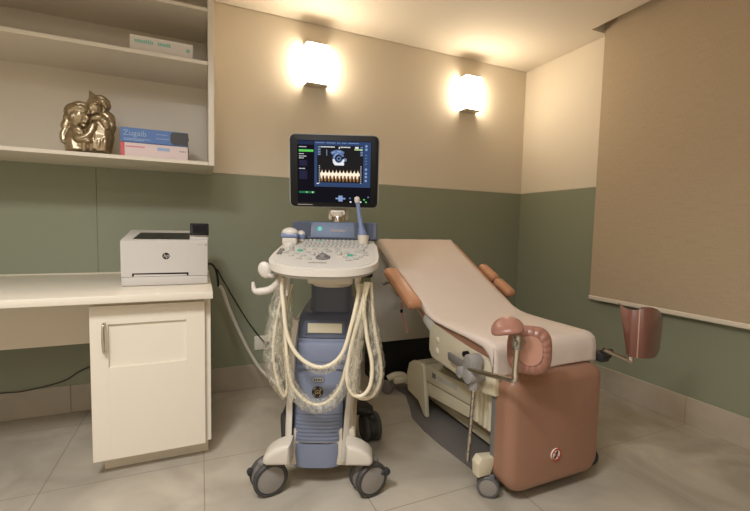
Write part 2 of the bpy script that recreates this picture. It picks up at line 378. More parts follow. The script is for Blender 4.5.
# taller head tilted towards the other, swept hair with a raised crest
fe(95.5, 108, .040, .056, 0, .045, -.15); fe(99, 105, .036, .04, .012, .045)
ft([(97, 101), (93, 96.5), (89.6, 91)], [.026, .018, .005]); ft([(92, 103, -.02), (91, 98, -.015), (89.4, 91.5, -.005)], [.012, .010, .003])
ft([(96, 99), (101, 98.5), (106, 103), (109, 106)], [.016, .02, .022, .012]); ft([(98, 100, -.03), (103, 102, -.035), (107, 108, -.025)], [.010, .014, .010])
fe(106.5, 106, .022, .026, .005); fe(103.5, 111, .022, .02, 0)
ft([(91.6, 105, -.035), (90.4, 108.5, -.035), (92, 110, -.035)], [.006, .009, .006]); fe(92.6, 113.3, .012, .010, -.03); ft([(92, 104, -.042), (95, 103.3, -.046), (97.5, 104.5, -.042)], [.004, .007, .004])
# shoulders, collar and the arms that hold each other
ft([(103, 115), (108, 119), (111.5, 125)], [.035, .036, .024]); ft([(111.5, 124), (109, 132), (105, 140)], [.026, .026, .022]); ft([(101, 117, -.03), (105, 122, -.045), (108, 129, -.04)], [.016, .020, .014])
ft([(104, 119, -.04), (98, 117.5, -.055), (92, 118.5, -.05)], [.016, .016, .012]); ft([(74, 131, -.03), (79, 138, -.055), (87, 136, -.06), (94, 128, -.055)], [.022, .022, .018, .013])
ft([(72, 127, -.03), (78, 129, -.05), (83, 133, -.05)], [.016, .016, .012]); ft([(94, 124, -.05), (91, 131, -.055), (86, 141, -.055)], [.016, .018, .012]); fe(88, 141, .02, .013, -.06)
b2 = remesh(b, .0034, 'f'); bmesh.ops.bisect_plane(b2, geom=b2.verts[:]+b2.edges[:]+b2.faces[:], plane_co=(0, 0, fb0+.001), plane_no=(0, 0, -1), clear_outer=True)
tag(fin('figurine', b2, M['bronze'], None, True, 80), 'bronze figurine of an embracing couple on the lower shelf', 'figurine')

# books and box on the shelves
BY = 2.5
def spine(px0, py0, px1, py1, y): return aty(px0, py0, y).x, aty(px1, py1, y).x
t = thing('book', 'pale pink thick book lying flat under the blue book', 'book', (-.22, BY+.1, 1.492), 0, 'books on the lower shelf')
b = NB(); box(b, -.380, -.060, BY, BY+.003, 1.4925, 1.573, .001, 1); box(b, -.380, -.060, BY+.003, BY+.22, 1.4925, 1.4955); box(b, -.380, -.060, BY+.003, BY+.22, 1.570, 1.573); fin('cover', b, M['bookpink'], t, False)
b = NB(); box(b, -.376, -.064, BY+.0032, BY+.215, 1.4957, 1.5698); fin('page_block', b, M['paper'], t, False)
b = NB(); box(b, -.380, -.362, BY-.0008, BY-.0001, 1.4935, 1.572); fin('spine_band', b, M['red'], t, False)
b = NB()
for i in range(11): box(b, -.355+i*.008, -.3495+i*.008, BY-.0008, BY-.0001, 1.548, 1.555)
fin('spine_print', b, M['red'], t, False)
b = NB(); box(b, -.21, -.15, BY-.0008, BY-.0001, 1.540, 1.557); fin('spine_patch', b, M['lightprint'], t, False)
b = NB()
for i in range(4): box(b, -.10+i*.0085, -.096+i*.0085, BY-.0008, BY-.0001, 1.542, 1.548)
fin('spine_print', b, M['bookdark'], t, False)
t = thing('book', 'thick blue book lying flat on top of the pink book', 'book', (-.22, BY+.1, 1.573), 0, 'books on the lower shelf')
z0, z1 = 1.5735, 1.648
b = NB(); box(b, -.38, -.058, BY-.006, BY-.003, z0, z1, .001, 1); box(b, -.38, -.058, BY-.003, BY+.21, z0, z0+.003); box(b, -.38, -.058, BY-.003, BY+.21, z1-.003, z1); fin('cover', b, M['bookblue'], t, False)
b = NB(); box(b, -.376, -.062, BY-.0028, BY+.205, z0+.0032, z1-.0032); fin('page_block', b, M['paper'], t, False)
b = NB(); prism(b, rrect(-.145, -.0582, z0+.004, z1-.002, (.02, .001, .001, .02)), .0006, (0, BY-.0063, 0)); fin('spine_band', b, M['bookdark'], t, False)
b = NB(); textmesh(b, 'Zugaib', .04, (-.313, BY-.0066, z0+.046), (1, 0, 0), (0, 0, 1)); fin('spine_title', b, M['lightprint'], t, False)
b = NB()
for k, (u0, u1, zz) in enumerate(((-.215, -.16, .050), (-.215, -.15, .028), (-.365, -.24, .016), (-.365, -.27, .009))): box(b, u0, u1, BY-.0067, BY-.0061, z0+zz, z0+zz+.003)
fin('spine_print', b, M['lightprint'], t, False)
t = thing('carton', 'long white box with teal print on the upper shelf', 'box', (-.18, 2.58, 2.031))
c0, c1 = aty(129.5, 34, 2.5), aty(193, 44, 2.5)
b = NB(); box(b, c0.x, c1.x, 2.5, 2.56, 2.0315, 2.130, .0015, 1); fin('box_body', b, M['boxw'], t, False)
x = c0.x+.022
for wd in (10, 7):
    b = NB()
    box(b, x, x+wd*.0088, 2.4996, 2.4999, 2.0955, 2.0975)
    for i in range(wd): h_ = random.uniform(.008, .014); box(b, x, x+.0065, 2.4993, 2.4999, 2.093, 2.099+h_); x += .0088
    x += .02; fin('lettering', b, M['teal'], t, False)
b = NB(); box(b, c1.x-.035, c1.x-.017, 2.4993, 2.4999, 2.084, 2.100); fin('box_emblem', b, M['teal'], t, False)

# ------------------------------------------------------------------ desk and cabinet
t = thing('desk', 'white wall-to-wall desk top with a front apron, under the printer', 'desk', (-.97, 2.43, .505))
ZD = .837
b = NB(); box(b, XL+.01, .052, 1.985, YB-.0135, ZD-.033, ZD, .003, 2); fin('desk_top', b, M['white'], t)
b = NB(); box(b, XL+.01, -.45, 2.5, 2.518, .508, ZD-.0332, .001, 1); fin('apron', b, M['white'], t)
b = NB(); box(b, XL+.01, .052, YB-.0133, YB-.0073, ZD-.02, ZD+.006, .001, 1); fin('back_lip', b, M['white'], t)
t = thing('cabinet', 'white floor cabinet with one panelled door under the printer end of the desk', 'cabinet', (-.2, 2.4, 0))
b = NB(); box(b, -.428, .043, 2.074, YB-.02, .085, ZD-.034, .001, 1); fin('carcass', b, M['white'], t)
b = NB(); box(b, -.415, .03, 2.135, YB-.03, 0, .0845, .001, 1); fin('plinth', b, M['white'], t)
d0, d1, e0, e1 = -.442, .017, .084, .783
q0, q1, w0, w1 = -.374, -.064, .506, .700
b = NB()
box(b, d0, q0, 2.05, 2.0725, e0, e1, .0012, 1); box(b, q1, d1, 2.05, 2.0725, e0, e1, .0012, 1)
box(b, q0-.001, q1+.001, 2.0502, 2.0725, e0+.0005, w0, .0005, 1); box(b, q0-.001, q1+.001, 2.0502, 2.0725, w1, e1-.0005, .0005, 1)
door = fin('door', b, M['white'], t, False)
b = NB(); box(b, q0-.002, q1+.002, 2.061, 2.071, w0-.002, w1+.002); fin('door_panel', b, M['white'], door, False)
h0, h1 = aty(103.5, 324, 2.03), aty(104.5, 353, 2.03)
b = NB(); tube(b, [(h0.x, 2.0495, h0.z), (h0.x, 2.022, h0.z-.006), (h0.x, 2.018, (h0.z+h1.z)/2), (h0.x, 2.022, h1.z+.006), (h0.x, 2.0495, h1.z)], [.005, .0055, .0075, .0055, .005], 10, 6)
fin('door_handle', b, M['chrome'], door)

# ------------------------------------------------------------------ printer
PY0, PY1, PX0, PX1, PZ = 2.25, 2.62, -.354, .036, ZD
t = thing('printer', 'white laser printer standing on the right end of the desk', 'printer', (-.16, 2.44, ZD))
b = NB(); prism(b, [(PY0, PZ+.047), (PY1, PZ+.047), (PY1, PZ+.25), (PY1-.03, PZ+.271), (PY0+.01, PZ+.2275), (PY0, PZ+.219)], PX1-PX0, (PX0, 0, 0), (0, 1, 0), (0, 0, 1), .006, 3); fin('body', b, M['prn'], t)
b = NB(); box(b, PX0+.002, PX1-.002, PY0+.001, PY1-.002, PZ+.002, PZ+.0455, .004, 2); tr = fin('paper_tray', b, M['prn'], t)
b = NB()
for fx in (PX0+.03, PX1-.05):
    for fy in (PY0+.03, PY1-.05): b = NB(); box(b, fx, fx+.02, fy, fy+.02, PZ+.0005, PZ+.0025); fin('foot', b, M['dark'], t)
ps0, ps1 = aty(132, 271.5, PY0).x, aty(188.5, 271, PY0).x
b = NB(); prism(b, [(ps0, PZ+.048), (ps0+.006, PZ+.048), (ps0+.009, PZ+.058), (ps1-.009, PZ+.056), (ps1-.006, PZ+.048), (ps1, PZ+.048), (ps1, PZ+.064), (ps0, PZ+.064)], .0012, (0, PY0+.0005, 0)); fin('feed_slot', b, M['black'], t, False)
b = NB(); slz = .0435/.35; q_ = lambda x, y: Vector((x, y, PZ+.2275+(y-PY0-.01)*slz+.0006)); slab(b, [[q_(PX0+.05, PY0+.03), q_(PX1-.088, PY0+.03)], [q_(PX0+.06, PY0+.27), q_(PX1-.088, PY0+.27)]], [[(0, 0, .0012)]*2]*2); fin('output_tray', b, M['prnd'], t, False)
dc = aty(199.5, 230, PY0+.05)
b = NB(); vs = obox(b, (dc.x, PY0+.045, dc.z+.003), (1, 0, 0), (0, .94, -.34), (0, .34, .94), .09, .014, .066, .005, 2); cp = fin('control_panel', b, M['black'], t)
b = NB(); obox(b, (dc.x, PY0+.0376, dc.z+.0035), (1, 0, 0), (0, .94, -.34), (0, .34, .94), .066, .001, .044); fin('display', b, mat('dark display', (30, 29, 28), .7, spec=.1), cp)
b = NB(); obox(b, (dc.x, PY0+.055, PZ+.235), (1, 0, 0), (0, 1, 0), (0, 0, 1), .085, .05, .016, .004); fin('panel_hinge', b, M['prn'], t)
lc = aty(166, 256, PY0)
b = NB(); cyl(b, (lc.x, PY0+.0006, lc.z), (lc.x, PY0-.0008, lc.z), .0165, n=36); lg = fin('logo', b, M['black'], t)
b = NB(); textmesh(b, 'hp', .026, (lc.x, PY0-.0012, lc.z+.001), (1, 0, 0), (0, 0, 1), .25, .0003); fin('logo_letters', b, M['prn'], lg, False)
b = NB(); k_ = aty(202, 245, PY0)
for i, w_ in enumerate((.004, .003, .012)): box(b, k_.x-.018+i*.014, k_.x-.018+i*.014+w_*1.2, PY0-.0004, PY0+.0006, k_.z-.002, k_.z+.003)
fin('model_print', b, M['printgrey'], t, False)

# ------------------------------------------------------------------ cables at the wall
b = NB(); tube(b, [(.038, 2.56, .915), (.062, 2.56, .91), (.086, 2.58, .87), (.098, 2.62, .80), (.10, 2.65, .765)], .0065, 10)
pc_t = thing('power_cable', 'white sleeved power cable hanging from the printer to the floor', 'cable', (.1, 2.65, 0))
fin('cord', b, M['cableb'], pc_t)
w_ = [aty(222, 289, 2.66), aty(228, 306, 2.67), aty(238, 329, 2.68), aty(250, 353, 2.67), aty(262, 371, 2.63), aty(277, 384, 2.55), aty(290, 399, 2.40)]
b = NB(); tube(b, [Vector((.10, 2.65, .765))]+w_, .011, 10); fin('sleeve', b, M['cablew'], pc_t)
b = NB(); tube(b, [aty(217, 269, 2.855), aty(230, 292, 2.855), aty(247, 320, 2.855), aty(259, 336, 2.85), aty(266, 344, 2.825)], .0038, 8); tag(fin('wall_cable', b, M['cableb']), 'thin black cord running down the green wall to the socket', 'cable', 'cables along the wall')
b = NB()
tube(b, [aty(268, 345, 2.82), aty(274, 356, 2.79), aty(280, 372, 2.72), aty(285, 388, 2.6), aty(288, 402, 2.42)], .006, 8)
tube(b, [aty(269, 343, 2.82), aty(278, 357, 2.77), aty(283, 374, 2.68), aty(287, 392, 2.5)], .005, 8)
tag(fin('wall_cable', b, M['cableb']), 'black double power cord hanging from the socket behind the ultrasound machine', 'cable', 'cables along the wall')
b = NB(); q_ = [aty(*p, YB-.016) for p in ((-40, 400), (0, 393.5), (20, 391.8), (45, 386.5), (66, 380), (80, 371), (95, 365))]
tube(b, q_, .0035, 8); tag(fin('wall_cable', b, mat('brown grey cable', (66, 60, 52), .6)), 'thin dark cord along the wall under the desk', 'cable', 'cables along the wall')  # paler brown-grey than the black cords

# ================================================================== castor builder (things' own parts)
def castor(parent, c, axis, r, w, tyre, hub, cover, lever=None, gap=.012, name='castor'):
    """twin-wheel castor: contact point c (world), horizontal axle direction; hood between the two discs"""
    c = Vector(c); a = Vector((axis[0], axis[1], 0)).normalized(); f = Vector((-a.y, a.x, 0)); z = Vector((0, 0, r))
    b = NB(); lathe(b, [(0, -gap), (r*.93, -gap), (r*.93, gap), (0, gap)], c+z, a)
    box_vs = obox(b, c+z+Vector((0, 0, r*.55)), f, a, (0, 0, 1), r*1.25, gap*3.0, r*1.1, r*.25, 3)
    cyl(b, c+Vector((0, 0, r*1.5)), c+Vector((0, 0, r*2.0)), r*.22)
    hd = fin(name, b, cover, parent)
    for s in (-1, 1):
        b = NB(); lathe(b, [(r*.5, gap*1.05), (r*.9, gap*1.05), (r, gap+w*.3), (r, gap+w*.75), (r*.92, gap+w), (r*.78, gap+w)], c+z, a*s, 36); wh = fin('wheel', b, tyre, hd)
        b = NB(); lathe(b, [(r*.78, gap+w*.2), (r*.775, gap+w*.92), (r*.3, gap+w*1.12), (0, gap+w*1.15)], c+z, a*s, 36); fin('wheel_hub', b, hub, hd)
    if lever is not None:
        b = NB(); p = c+z+Vector(lever); d = Vector(lever).normalized(); cyl(b, p-d*.035, p, r*.16, n=12); cyl(b, p-a*.012, p+a*.012, r*.2, n=16, bev=.003); fin('brake_lever', b, M['dark'], hd)
    return hd

# ================================================================== ULTRASOUND MACHINE
UA = math.radians(-22); UO = Vector((.462, 1.579, 0)); MU = Vector((math.cos(UA), math.sin(UA), 0)); MV = Vector((-math.sin(UA), math.cos(UA), 0))
def L(u, v, z): return UO+MU*u+MV*v+Vector((0, 0, z))
def mv(px, py, v):
    d = ray(px, py); t_ = (v-(O-UO).dot(MV))/d.dot(MV); P = O+d*t_-UO
    return Vector((P.dot(MU), v, P.z))
US = thing('ultrasound_machine', 'blue and white ultrasound machine on four castors with its monitor on', 'ultrasound machine', UO, UA)
def uf(name, b, m, parent=None, smooth=True, ang=38): return fin(name, b, m, parent or US, smooth, ang, world=False)
# base: central foot box and the four white outrigger arms
b = NB(); prism(b, rrect(-.152, .142, .10, .27, .02, 4), .50, (0, .56, 0), (1, 0, 0), (0, 0, 1), .012, 2); uf('base', b, M['usw2'])
for sx in (-1, 1):
    for vv in (.005, .47):
        b = NB(); el_ = [(.115, .158), (.215, .156), (.228, .168), (.226, .190), (.208, .210), (.18, .228), (.145, .242), (.115, .246)] if vv < .1 else [(.10, .150), (.225, .150), (.24, .165), (.20, .195), (.10, .20)]
        prism(b, [(sx*x_-.011, z_) for x_, z_ in el_], .105, (0, vv+.06, 0), (1, 0, 0), (0, 0, 1), .018, 4)
        uf('outrigger', b, M['fender'] if vv < .1 else M['dark'])
aw = MU*.48-MV*.88
for sx, vv, lev in ((-1, 0, (-.075, -.01, .02)), (1, 0, (.078, -.012, .028)), (-1, .47, None), (1, .47, None)):
    castor(US, L(sx*.215-(.014 if vv == 0 else 0), vv+(.035 if vv == 0 else 0), 0), aw if vv == 0 else MU*.9+MV*.3, .074, .03, M['tyre'], M['hub'] if vv == 0 else M['tyre'], M['mid'] if vv == 0 else M['dark'], (MU*lev[0]+MV*lev[1]+Vector((0, 0, lev[2]))) if lev else None, gap=.014)
# body: side profile (v, z) extruded across; white outer shell, blue front
prof = [(.075, .12), (.50, .14), (.50, .60), (.44, .74), (.17, .74), (.13, .66), (.085, .30)]
b = NB(); prism(b, prof, .272, (-.143, 0, 0), (0, 1, 0), (0, 0, 1), .018, 3); uf('body_shell', b, M['usw2'])
# blue front as a lofted strip wrapping over the shoulder to the neck
def strip(secs, th, name, m, parent=None):
    """secs: list of (v, z, half width, u centre)"""
    b = NB(); rows = []
    for v, z, hw, uc in secs:
        rows.append([(uc+hw*k, v+.022*abs(k)**4, z) for k in [i/8 for i in range(-8, 9)]])
    off = [[(0, th*.8, -th*.1)]*17 for _ in secs]; slab(b, rows, off); return uf(name, b, m, parent, True, 50)
fr = strip([(.055, .335, .109, -.020), (.065, .45, .115, -.012), (.078, .56, .122, -.005), (.092, .66, .127, .002)], .04, 'front_cover', M['blue'])
lowp = strip([(.045, .215, .106, -.024), (.05, .26, .107, -.023), (.054, .333, .108, -.020)], .04, 'vent_grille', M['blue'])
for k in range(6):
    b = NB(); zz = .228+k*.0165; vv = .040+k*.0014
    rows = [[(-.023+.094*i/6, vv+.012*abs(i/6)**4+.002, zz+dz) for i in range(-6, 7)] for dz in (0, .009)]
    slab(b, rows, [[(0, .008, 0)]*13]*2); uf('grille_slat', b, M['blue'], lowp)
kick = strip([(.048, .098, .100, -.027), (.044, .16, .103, -.026), (.046, .205, .104, -.025)], .04, 'kick_panel', M['blue'])
sh = strip([(.093, .663, .127, .002), (.104, .72, .127, .005), (.122, .752, .125, .008), (.15, .768, .122, .010), (.23, .80, .106, .015), (.27, .815, .098, .018)], .06, 'shoulder_cover', M['blue2'])
for u_ in (-.035, .062):
    b = NB(); d_ = Vector((0, .08, .032)).normalized(); obox(b, (u_, .185, .784), (1, 0, 0), d_, Vector((0, -d_.z, d_.y)), .06, .05, .006, .002); uf('shoulder_plate', b, M['blue'], sh)
b = NB(); prism(b, rrect(-.072, .112, .15, .33, .03, 5), .13, (0, 0, .765), (1, 0, 0), (0, 1, 0), .004, 2); uf('neck_column', b, M['blue2'])
for s in (-1, 1):
    b = NB(); rows = []
    for v, z, u, c_ in [(.05, .13, .119, -.025), (.05, .21, .121, -.024), (.058, .33, .123, -.020), (.07, .48, .130, -.010), (.086, .62, .137, -.001), (.115, .735, .135, .006)]:
        rows.append([(s*(u-.010)+c_, v-.006, z), (s*(u+.006)+c_, v-.002, z), (s*(u+.020)+c_, v+.014, z), (s*(u+.025)+c_, v+.07, z)])
    slab(b, rows, [[(-s*.004, .02, 0)]*4]*6); uf('edge_trim', b, M['usw'], None, True, 60)
    b = NB(); box(b, s*.1085-.021-.0025, s*.1085-.021+.0025, .050, .08, .225, .40, .001); uf('side_vent', b, M['black'])
# drive panel, seams, badge and round emblem
def onf(px, py): # point on the slanted front
    v = .05
    for _ in range(4):
        p = mv(px, py, v); v = float(np.interp(p.z, [.335, .45, .56, .66, .72, .752], [.055, .065, .078, .092, .104, .122]))-.001
    return mv(px, py, v)
sl = Vector((0, .115, 1)).normalized(); fx_ = Vector((1, 0, 0)); nf = Vector((0, -1, .115)).normalized()
p = onf(325, 328)
b = NB(); obox(b, (p.x, p.y+.004, p.z), fx_, -nf, sl, .178, .012, .060, .003); bz = uf('drive_bay', b, M['blue2'])
b = NB(); obox(b, (p.x, p.y-.002, p.z), fx_, -nf, sl, .150, .008, .042, .002); uf('drive_door', b, M['cream'], bz)
p = onf(324, 353)
b = NB(); obox(b, (p.x, p.y+.003, p.z), fx_, -nf, sl, .222, .010, .088, .003); obox(b, (p.x, p.y+.0005, p.z), fx_, -nf, sl, .207, .010, .078, .003); uf('front_hatch', b, M['blue'])
b = NB(); p = onf(321, 369.5); obox(b, (p.x, p.y+.001, p.z), fx_, -nf, sl, .205, .006, .0035); uf('seam_line', b, M['blue2'])
p = onf(318, 379.5)
b = NB(); prism(b, rrect(-.028, .028, -.0125, .0125, .012, 6), .004, (p.x, p.y+.001, p.z), fx_, sl, .001, 1); bd = uf('badge', b, M['blue2'])
b = NB(); prism(b, rrect(-.025, .025, -.0095, .0095, .009, 6), .0012, (p.x, p.y-.0022, p.z), fx_, sl); uf('badge_plate', b, M['printgrey'], bd)
b = NB()
for i in range(4): obox(b, (p.x-.015+i*.010, p.y-.004, p.z), fx_, -nf, sl, .0058, .001, .0105)
uf('badge_mark', b, M['stickb'], bd, False)
p = onf(317.5, 392)
b = NB(); cyl(b, p+nf*-.003, p+nf*.002, .0245, n=36); em = uf('emblem', b, M['stickb'])
b = NB()
for k in range(4):
    a0 = k*PI/2+.35
    tube(b, [p+nf*.0024+fx_*(.0195*math.cos(a0+i*.16))+sl*(.0195*math.sin(a0+i*.16)) for i in range(6)], [.0006, .0018, .0018, .0018, .0018, .0006], 6, 1)
textmesh(b, 'GE', .024, p+nf*.0026, fx_, sl, .3, .0004); uf('emblem_letters', b, M['gold'], em, False)
# swivel ring and console
b = NB(); lathe(b, [(0, .893), (.078, .893), (.086, .898), (.088, .925), (.084, .937), (0, .937)], (.026, .12, 0)); uf('swivel_ring', b, M['usw2'])
CT = .24                                   # console tilt (dz/dv)
def cz(v): return .992+(v+.1)*CT
plan = []
for i in range(33):                         # rounded front, slightly narrower back
    s = i/32*2-1; plan.append((.222*math.copysign(abs(math.sin(s*PI/2))**.74, s), -.128+.135*(1-math.cos(s*PI/2))**1.0))
plan += [(.226, .06), (.222, .2), (.212, .30), (.205, .315), (-.185, .315), (-.192, .30), (-.208, .2), (-.222, .06)]
def console_layer(b, z0, z1, sc, m=None, dv=0):
    A = [b.verts.new((u*sc, dv+.1+(v-.1)*sc, cz(.1+(v-.1)*sc)+z0)) for u, v in plan]; B = [b.verts.new((q.co.x, q.co.y, q.co.z-z0+z1)) for q in A]; n = len(A)
    f1 = b.faces.new(A[::-1]); f2 = b.faces.new(B)
    for i in range(n): b.faces.new((A[i], A[(i+1) % n], B[(i+1) % n], B[i]))
    return f1, f2
b = NB(); f1, f2 = console_layer(b, -.026, 0, 1); bmesh.ops.bevel(b, geom=list(f1.edges)+list(f2.edges), offset=.011, segments=4, affect='EDGES', profile=.5); con = uf('console', b, M['usw'])
b = NB(); f1, f2 = console_layer(b, -.040, -.027, .955); uf('console_underside', b, M['grey'])
b = NB(); f1, f2 = console_layer(b, -.002, .0025, .93); bmesh.ops.bevel(b, geom=list(f2.edges), offset=.0015, segments=1, affect='EDGES'); pan = uf('control_panel', b, mat('control panel plastic', (196, 189, 179), .45))
# dark struts below the console
for u_, w_ in ((-.09, .11), (.16, .09)): b = NB(); obox(b, (u_, .19, .950), (1, 0, 0), (0, 1, 0), (0, 0, 1), w_, .10, .05, .01); uf('console_bracket', b, M['black'])
b = NB(); obox(b, (.026, .12, .955), (1, 0, 0), (0, 1, CT), (0, -CT, 1), .19, .22, .042, .01); uf('console_mount', b, M['usw2'])
# keyboard
tn = Vector((0, 1, CT)).normalized(); nn = Vector((0, -CT, 1)).normalized()
def onp(u, v, h=0): return Vector((u, v, cz(v)+.0025))+nn*h
b = NB(); c_ = onp(.028, .205, .001); obox(b, c_, (1, 0, 0), tn, nn, .30, .115, .004, .002); kb = uf('keyboard', b, M['grey'])
km = NB(); box(km, -.0078, .0078, -.0085, .0085, 0, .008, .0022, 2)
keyobj = uf('key', km, M['keyc'], kb); first = True
key_rot = Vector(nn).to_track_quat('Z', 'Y').to_matrix()
def key_at(o, u, v, h, sc=1):
    o.matrix_local = Matrix.Translation(onp(u, v, h)) @ Matrix(((1, 0, 0, 0), (0, tn.y, nn.y, 0), (0, tn.z, nn.z, 0), (0, 0, 0, 1))) @ Matrix.Scale(sc, 4)
for r_ in range(5):
    for k in range(15):
        o = keyobj if first else keyobj.copy()
        if not first: COL.objects.link(o)
        first = False; o.parent = kb; key_at(o, -.108+k*.0195+(r_ % 2)*.005, .160+r_*.0225, .002)
# control panel buttons, trackball, sliders
bmn = NB(); box(bmn, -.011, .011, -.007, .007, 0, .006, .002, 2); btn = uf('button', bmn, M['grey'], pan); first = True
for (u, v) in [(-.15, .10), (-.105, .12), (-.055, .125), (-.005, .128), (.045, .125), (.135, .10), (.165, .085), (-.17, .07), (-.12, .06), (-.09, .03), (-.075, .075), (.09, .075), (.085, .025), (.12, .05), (.15, .03), (.17, .055), (-.14, .03), (.05, .085), (-.03, .09), (.01, .095), (-.06, -.01), (.1, -.015), (.13, .0), (-.1, -.005)]:
    o = btn if first else btn.copy()
    if not first: COL.objects.link(o)
    first = False; o.parent = pan; key_at(o, u, v, 0, random.uniform(.8, 1.15))
for (u, v) in [(-.112, .095), (.105, .04), (-.045, .235)]:
    b = NB(); obox(b, onp(u, v, .007 if v > .15 else .004), (1, 0, 0), tn, nn, .022, .011, .008, .002); uf('lit_button', b, M['keyg'], pan)
for (u, v) in [(-.155, .135), (-.02, .06), (.06, .055), (.155, .12), (-.05, .045)]:
    b = NB(); p = onp(u, v); cyl(b, p, p+nn*.014, .011, .009, 20, .002); uf('knob', b, M['keyc'], pan)
b = NB(); p = onp(-.005, .012); lathe(b, [(.030, 0), (.030, .004), (.024, .008), (.0205, .006)], p, nn); uf('trackball_ring', b, M['mid'], pan)
b = NB(); ball(b, p+nn*.001, .0195); uf('trackball', b, M['mid'], pan)
b = NB(); obox(b, onp(-.192, .08, .003), (1, 0, 0), tn, nn, .020, .075, .007, .003); uf('slider_bank', b, M['mid'], pan)
b = NB(); obox(b, onp(-.02, -.055, .002), (1, 0, 0), tn, nn, .07, .005, .003); uf('name_strip', b, M['printgrey'], pan)
# touch bar behind the keyboard
b = NB(); p0 = (.023, .30, 1.128)
an, at_ = Vector((0, -.93, .36)), Vector((0, .36, .93))
obox(b, p0, (1, 0, 0), -an, at_, .405, .035, .088, .008, 3); tb = uf('touch_bar', b, M['blue2'])
b = NB(); obox(b, Vector(p0)+an*.017+Vector((-.01, 0, 0)), (1, 0, 0), -an, at_, .192, .004, .076, .002); ts = uf('touch_screen', b, mat('touch screen face', (98, 110, 134), .55), tb)
b = NB(); obox(b, Vector(p0)+an*.0195+Vector((.012, 0, 0))-at_*.004, (1, 0, 0), -an, at_, .07, .001, .014); uf('display_strip', b, mat('display strip', (70, 44, 46), .3), tb)
b = NB()
for i in range(3): obox(b, Vector(p0)+an*.0198+Vector((.052+i*.014, 0, 0)), (1, 0, 0), -an, at_, .010, .001, .018)
uf('touch_icon', b, M['blue2'], tb)
b = NB(); p = Vector(p0)+an*.0192+Vector((-.072, 0, 0))+at_*.004; cyl(b, p, p+an*.002, .011, n=20); uf('power_light', b, emis('power light', (120, 210, 190), .8), tb)
for s, w_ in ((-1, .088), (1, .09)):
    b = NB(); obox(b, Vector(p0)+an*.0175+Vector((-.01+s*(.096+.052), 0, 0)), (1, 0, 0), -an, at_, w_, .003, .07, .002); uf('speaker_grille', b, M['speaker'], tb)
# monitor stem
b = NB(); cyl(b, (.032, .36, 1.09), (.032, .36, 1.20), .030, n=32, bev=.003); uf('monitor_post', b, M['chrome'])
b = NB(); obox(b, (.030, .415, 1.26), (1, 0, 0), (0, 1, 0), (0, 0, 1), .10, .05, .16, .012, 3); cyl(b, (.030, .37, 1.2005), (.030, .37, 1.222), .027, .032, 24); obox(b, (.030, .395, 1.219), (1, 0, 0), (0, 1, 0), (0, 0, 1), .075, .085, .026, .008, 2); uf('monitor_neck', b, M['usw2'])
# monitor
MVV = .325
mc = [mv(288.7, 134.8, MVV), mv(379.6, 134.2, MVV), mv(291, 207.3, MVV), mv(378.2, 207.9, MVV)]
mx0, mx1 = (mc[0].x+mc[2].x)/2-.003, (mc[1].x+mc[3].x)/2+.001; mz0, mz1 = (mc[2].z+mc[3].z)/2, (mc[0].z+mc[1].z)/2
b = NB(); prism(b, rrect(mx0, mx1, mz0, mz1, .026, 7), .05, (0, MVV+.055, 0), (1, 0, 0), (0, 0, 1), .010, 3); mon = uf('monitor', b, M['frame'])
b = NB(); prism(b, rrect(mx0+.005, mx1-.005, mz0+.006, mz1-.004, .022, 7), .010, (0, MVV+.007, 0), (1, 0, 0), (0, 0, 1), .003, 2); uf('bezel', b, M['black'], mon)
sx0, sx1, sz0, sz1 = mx0+.040, mx1-.040, mz0+.026, mz1-.030
SW, SH = sx1-sx0, sz1-sz0
scol = dict(bg=(22, 20, 27), blue=(52, 70, 106), dk=(34, 32, 32), navy=(38, 46, 70), green=(96, 200, 90), dgreen=(36, 110, 76), white=(230, 232, 236), lb=(132, 156, 196), purp=(40, 36, 58), glow=(255, 240, 214), amber=(150, 108, 66), mist=(96, 118, 160), lime=(190, 220, 150))
keys = list(scol); smats = [emis('screen '+k, scol[k], .85) for k in keys]
b = NB()
def sq(x0, x1, y0, y1, col, lay=1):          # screen-picture coordinates, as measured on the monitor face
    f = lambda x, y: (sx0+(x-52)/523*SW, MVV-.0042-.00025*lay, sz1-(y-30)/425*SH)
    q = b.faces.new([b.verts.new(f(*p)) for p in ((x0, y1), (x1, y1), (x1, y0), (x0, y0))]); q.material_index = keys.index(col)
def spoly(pts, col, lay=1):
    f = lambda x, y: (sx0+(x-52)/523*SW, MVV-.0042-.00025*lay, sz1-(y-30)/425*SH)
    q = b.faces.new([b.verts.new(f(*p)) for p in pts]); q.material_index = keys.index(col)
sq(52, 575, 30, 455, 'bg', 0); sq(54, 168, 34, 60, 'navy'); sq(172, 572, 34, 345, 'blue'); sq(192, 520, 62, 315, 'dk', 2)
sq(63, 165, 93, 108, 'green'); sq(62, 175, 378, 392, 'dgreen'); sq(66, 122, 165, 205, 'purp'); sq(66, 122, 236, 296, 'purp')
for yy, xx in ((75, 115), (122, 100), (138, 113), (151, 98), (222, 108)):
    x = 64
    while x < xx: sq(x, x+6, yy-2, yy+3, 'white'); x += 9
for yy in (172, 183, 194, 245, 258, 271, 284): sq(70, 70+random.uniform(25, 46), yy-2, yy+2, 'navy', 2)
for x in range(180, 500, 11):
    if random.random() < .7: sq(x, x+8, 43, 48, 'lb', 2)
for x in range(218, 420, 10):
    if x < 318 or x > 352: sq(x, x+8, 69, 76, 'white', 3)
sq(345, 352, 70, 84, 'white', 3); sq(258, 262, 90, 132, 'lb', 3)
for yy in range(68, 130, 11): sq(196, 216, yy, yy+5, 'lb', 3)
for yy in range(68, 130, 11): sq(498, 516, yy, yy+5, 'lb', 3)
sq(455, 512, 84, 91, 'lime', 3); sq(460, 485, 68, 80, 'white', 3)
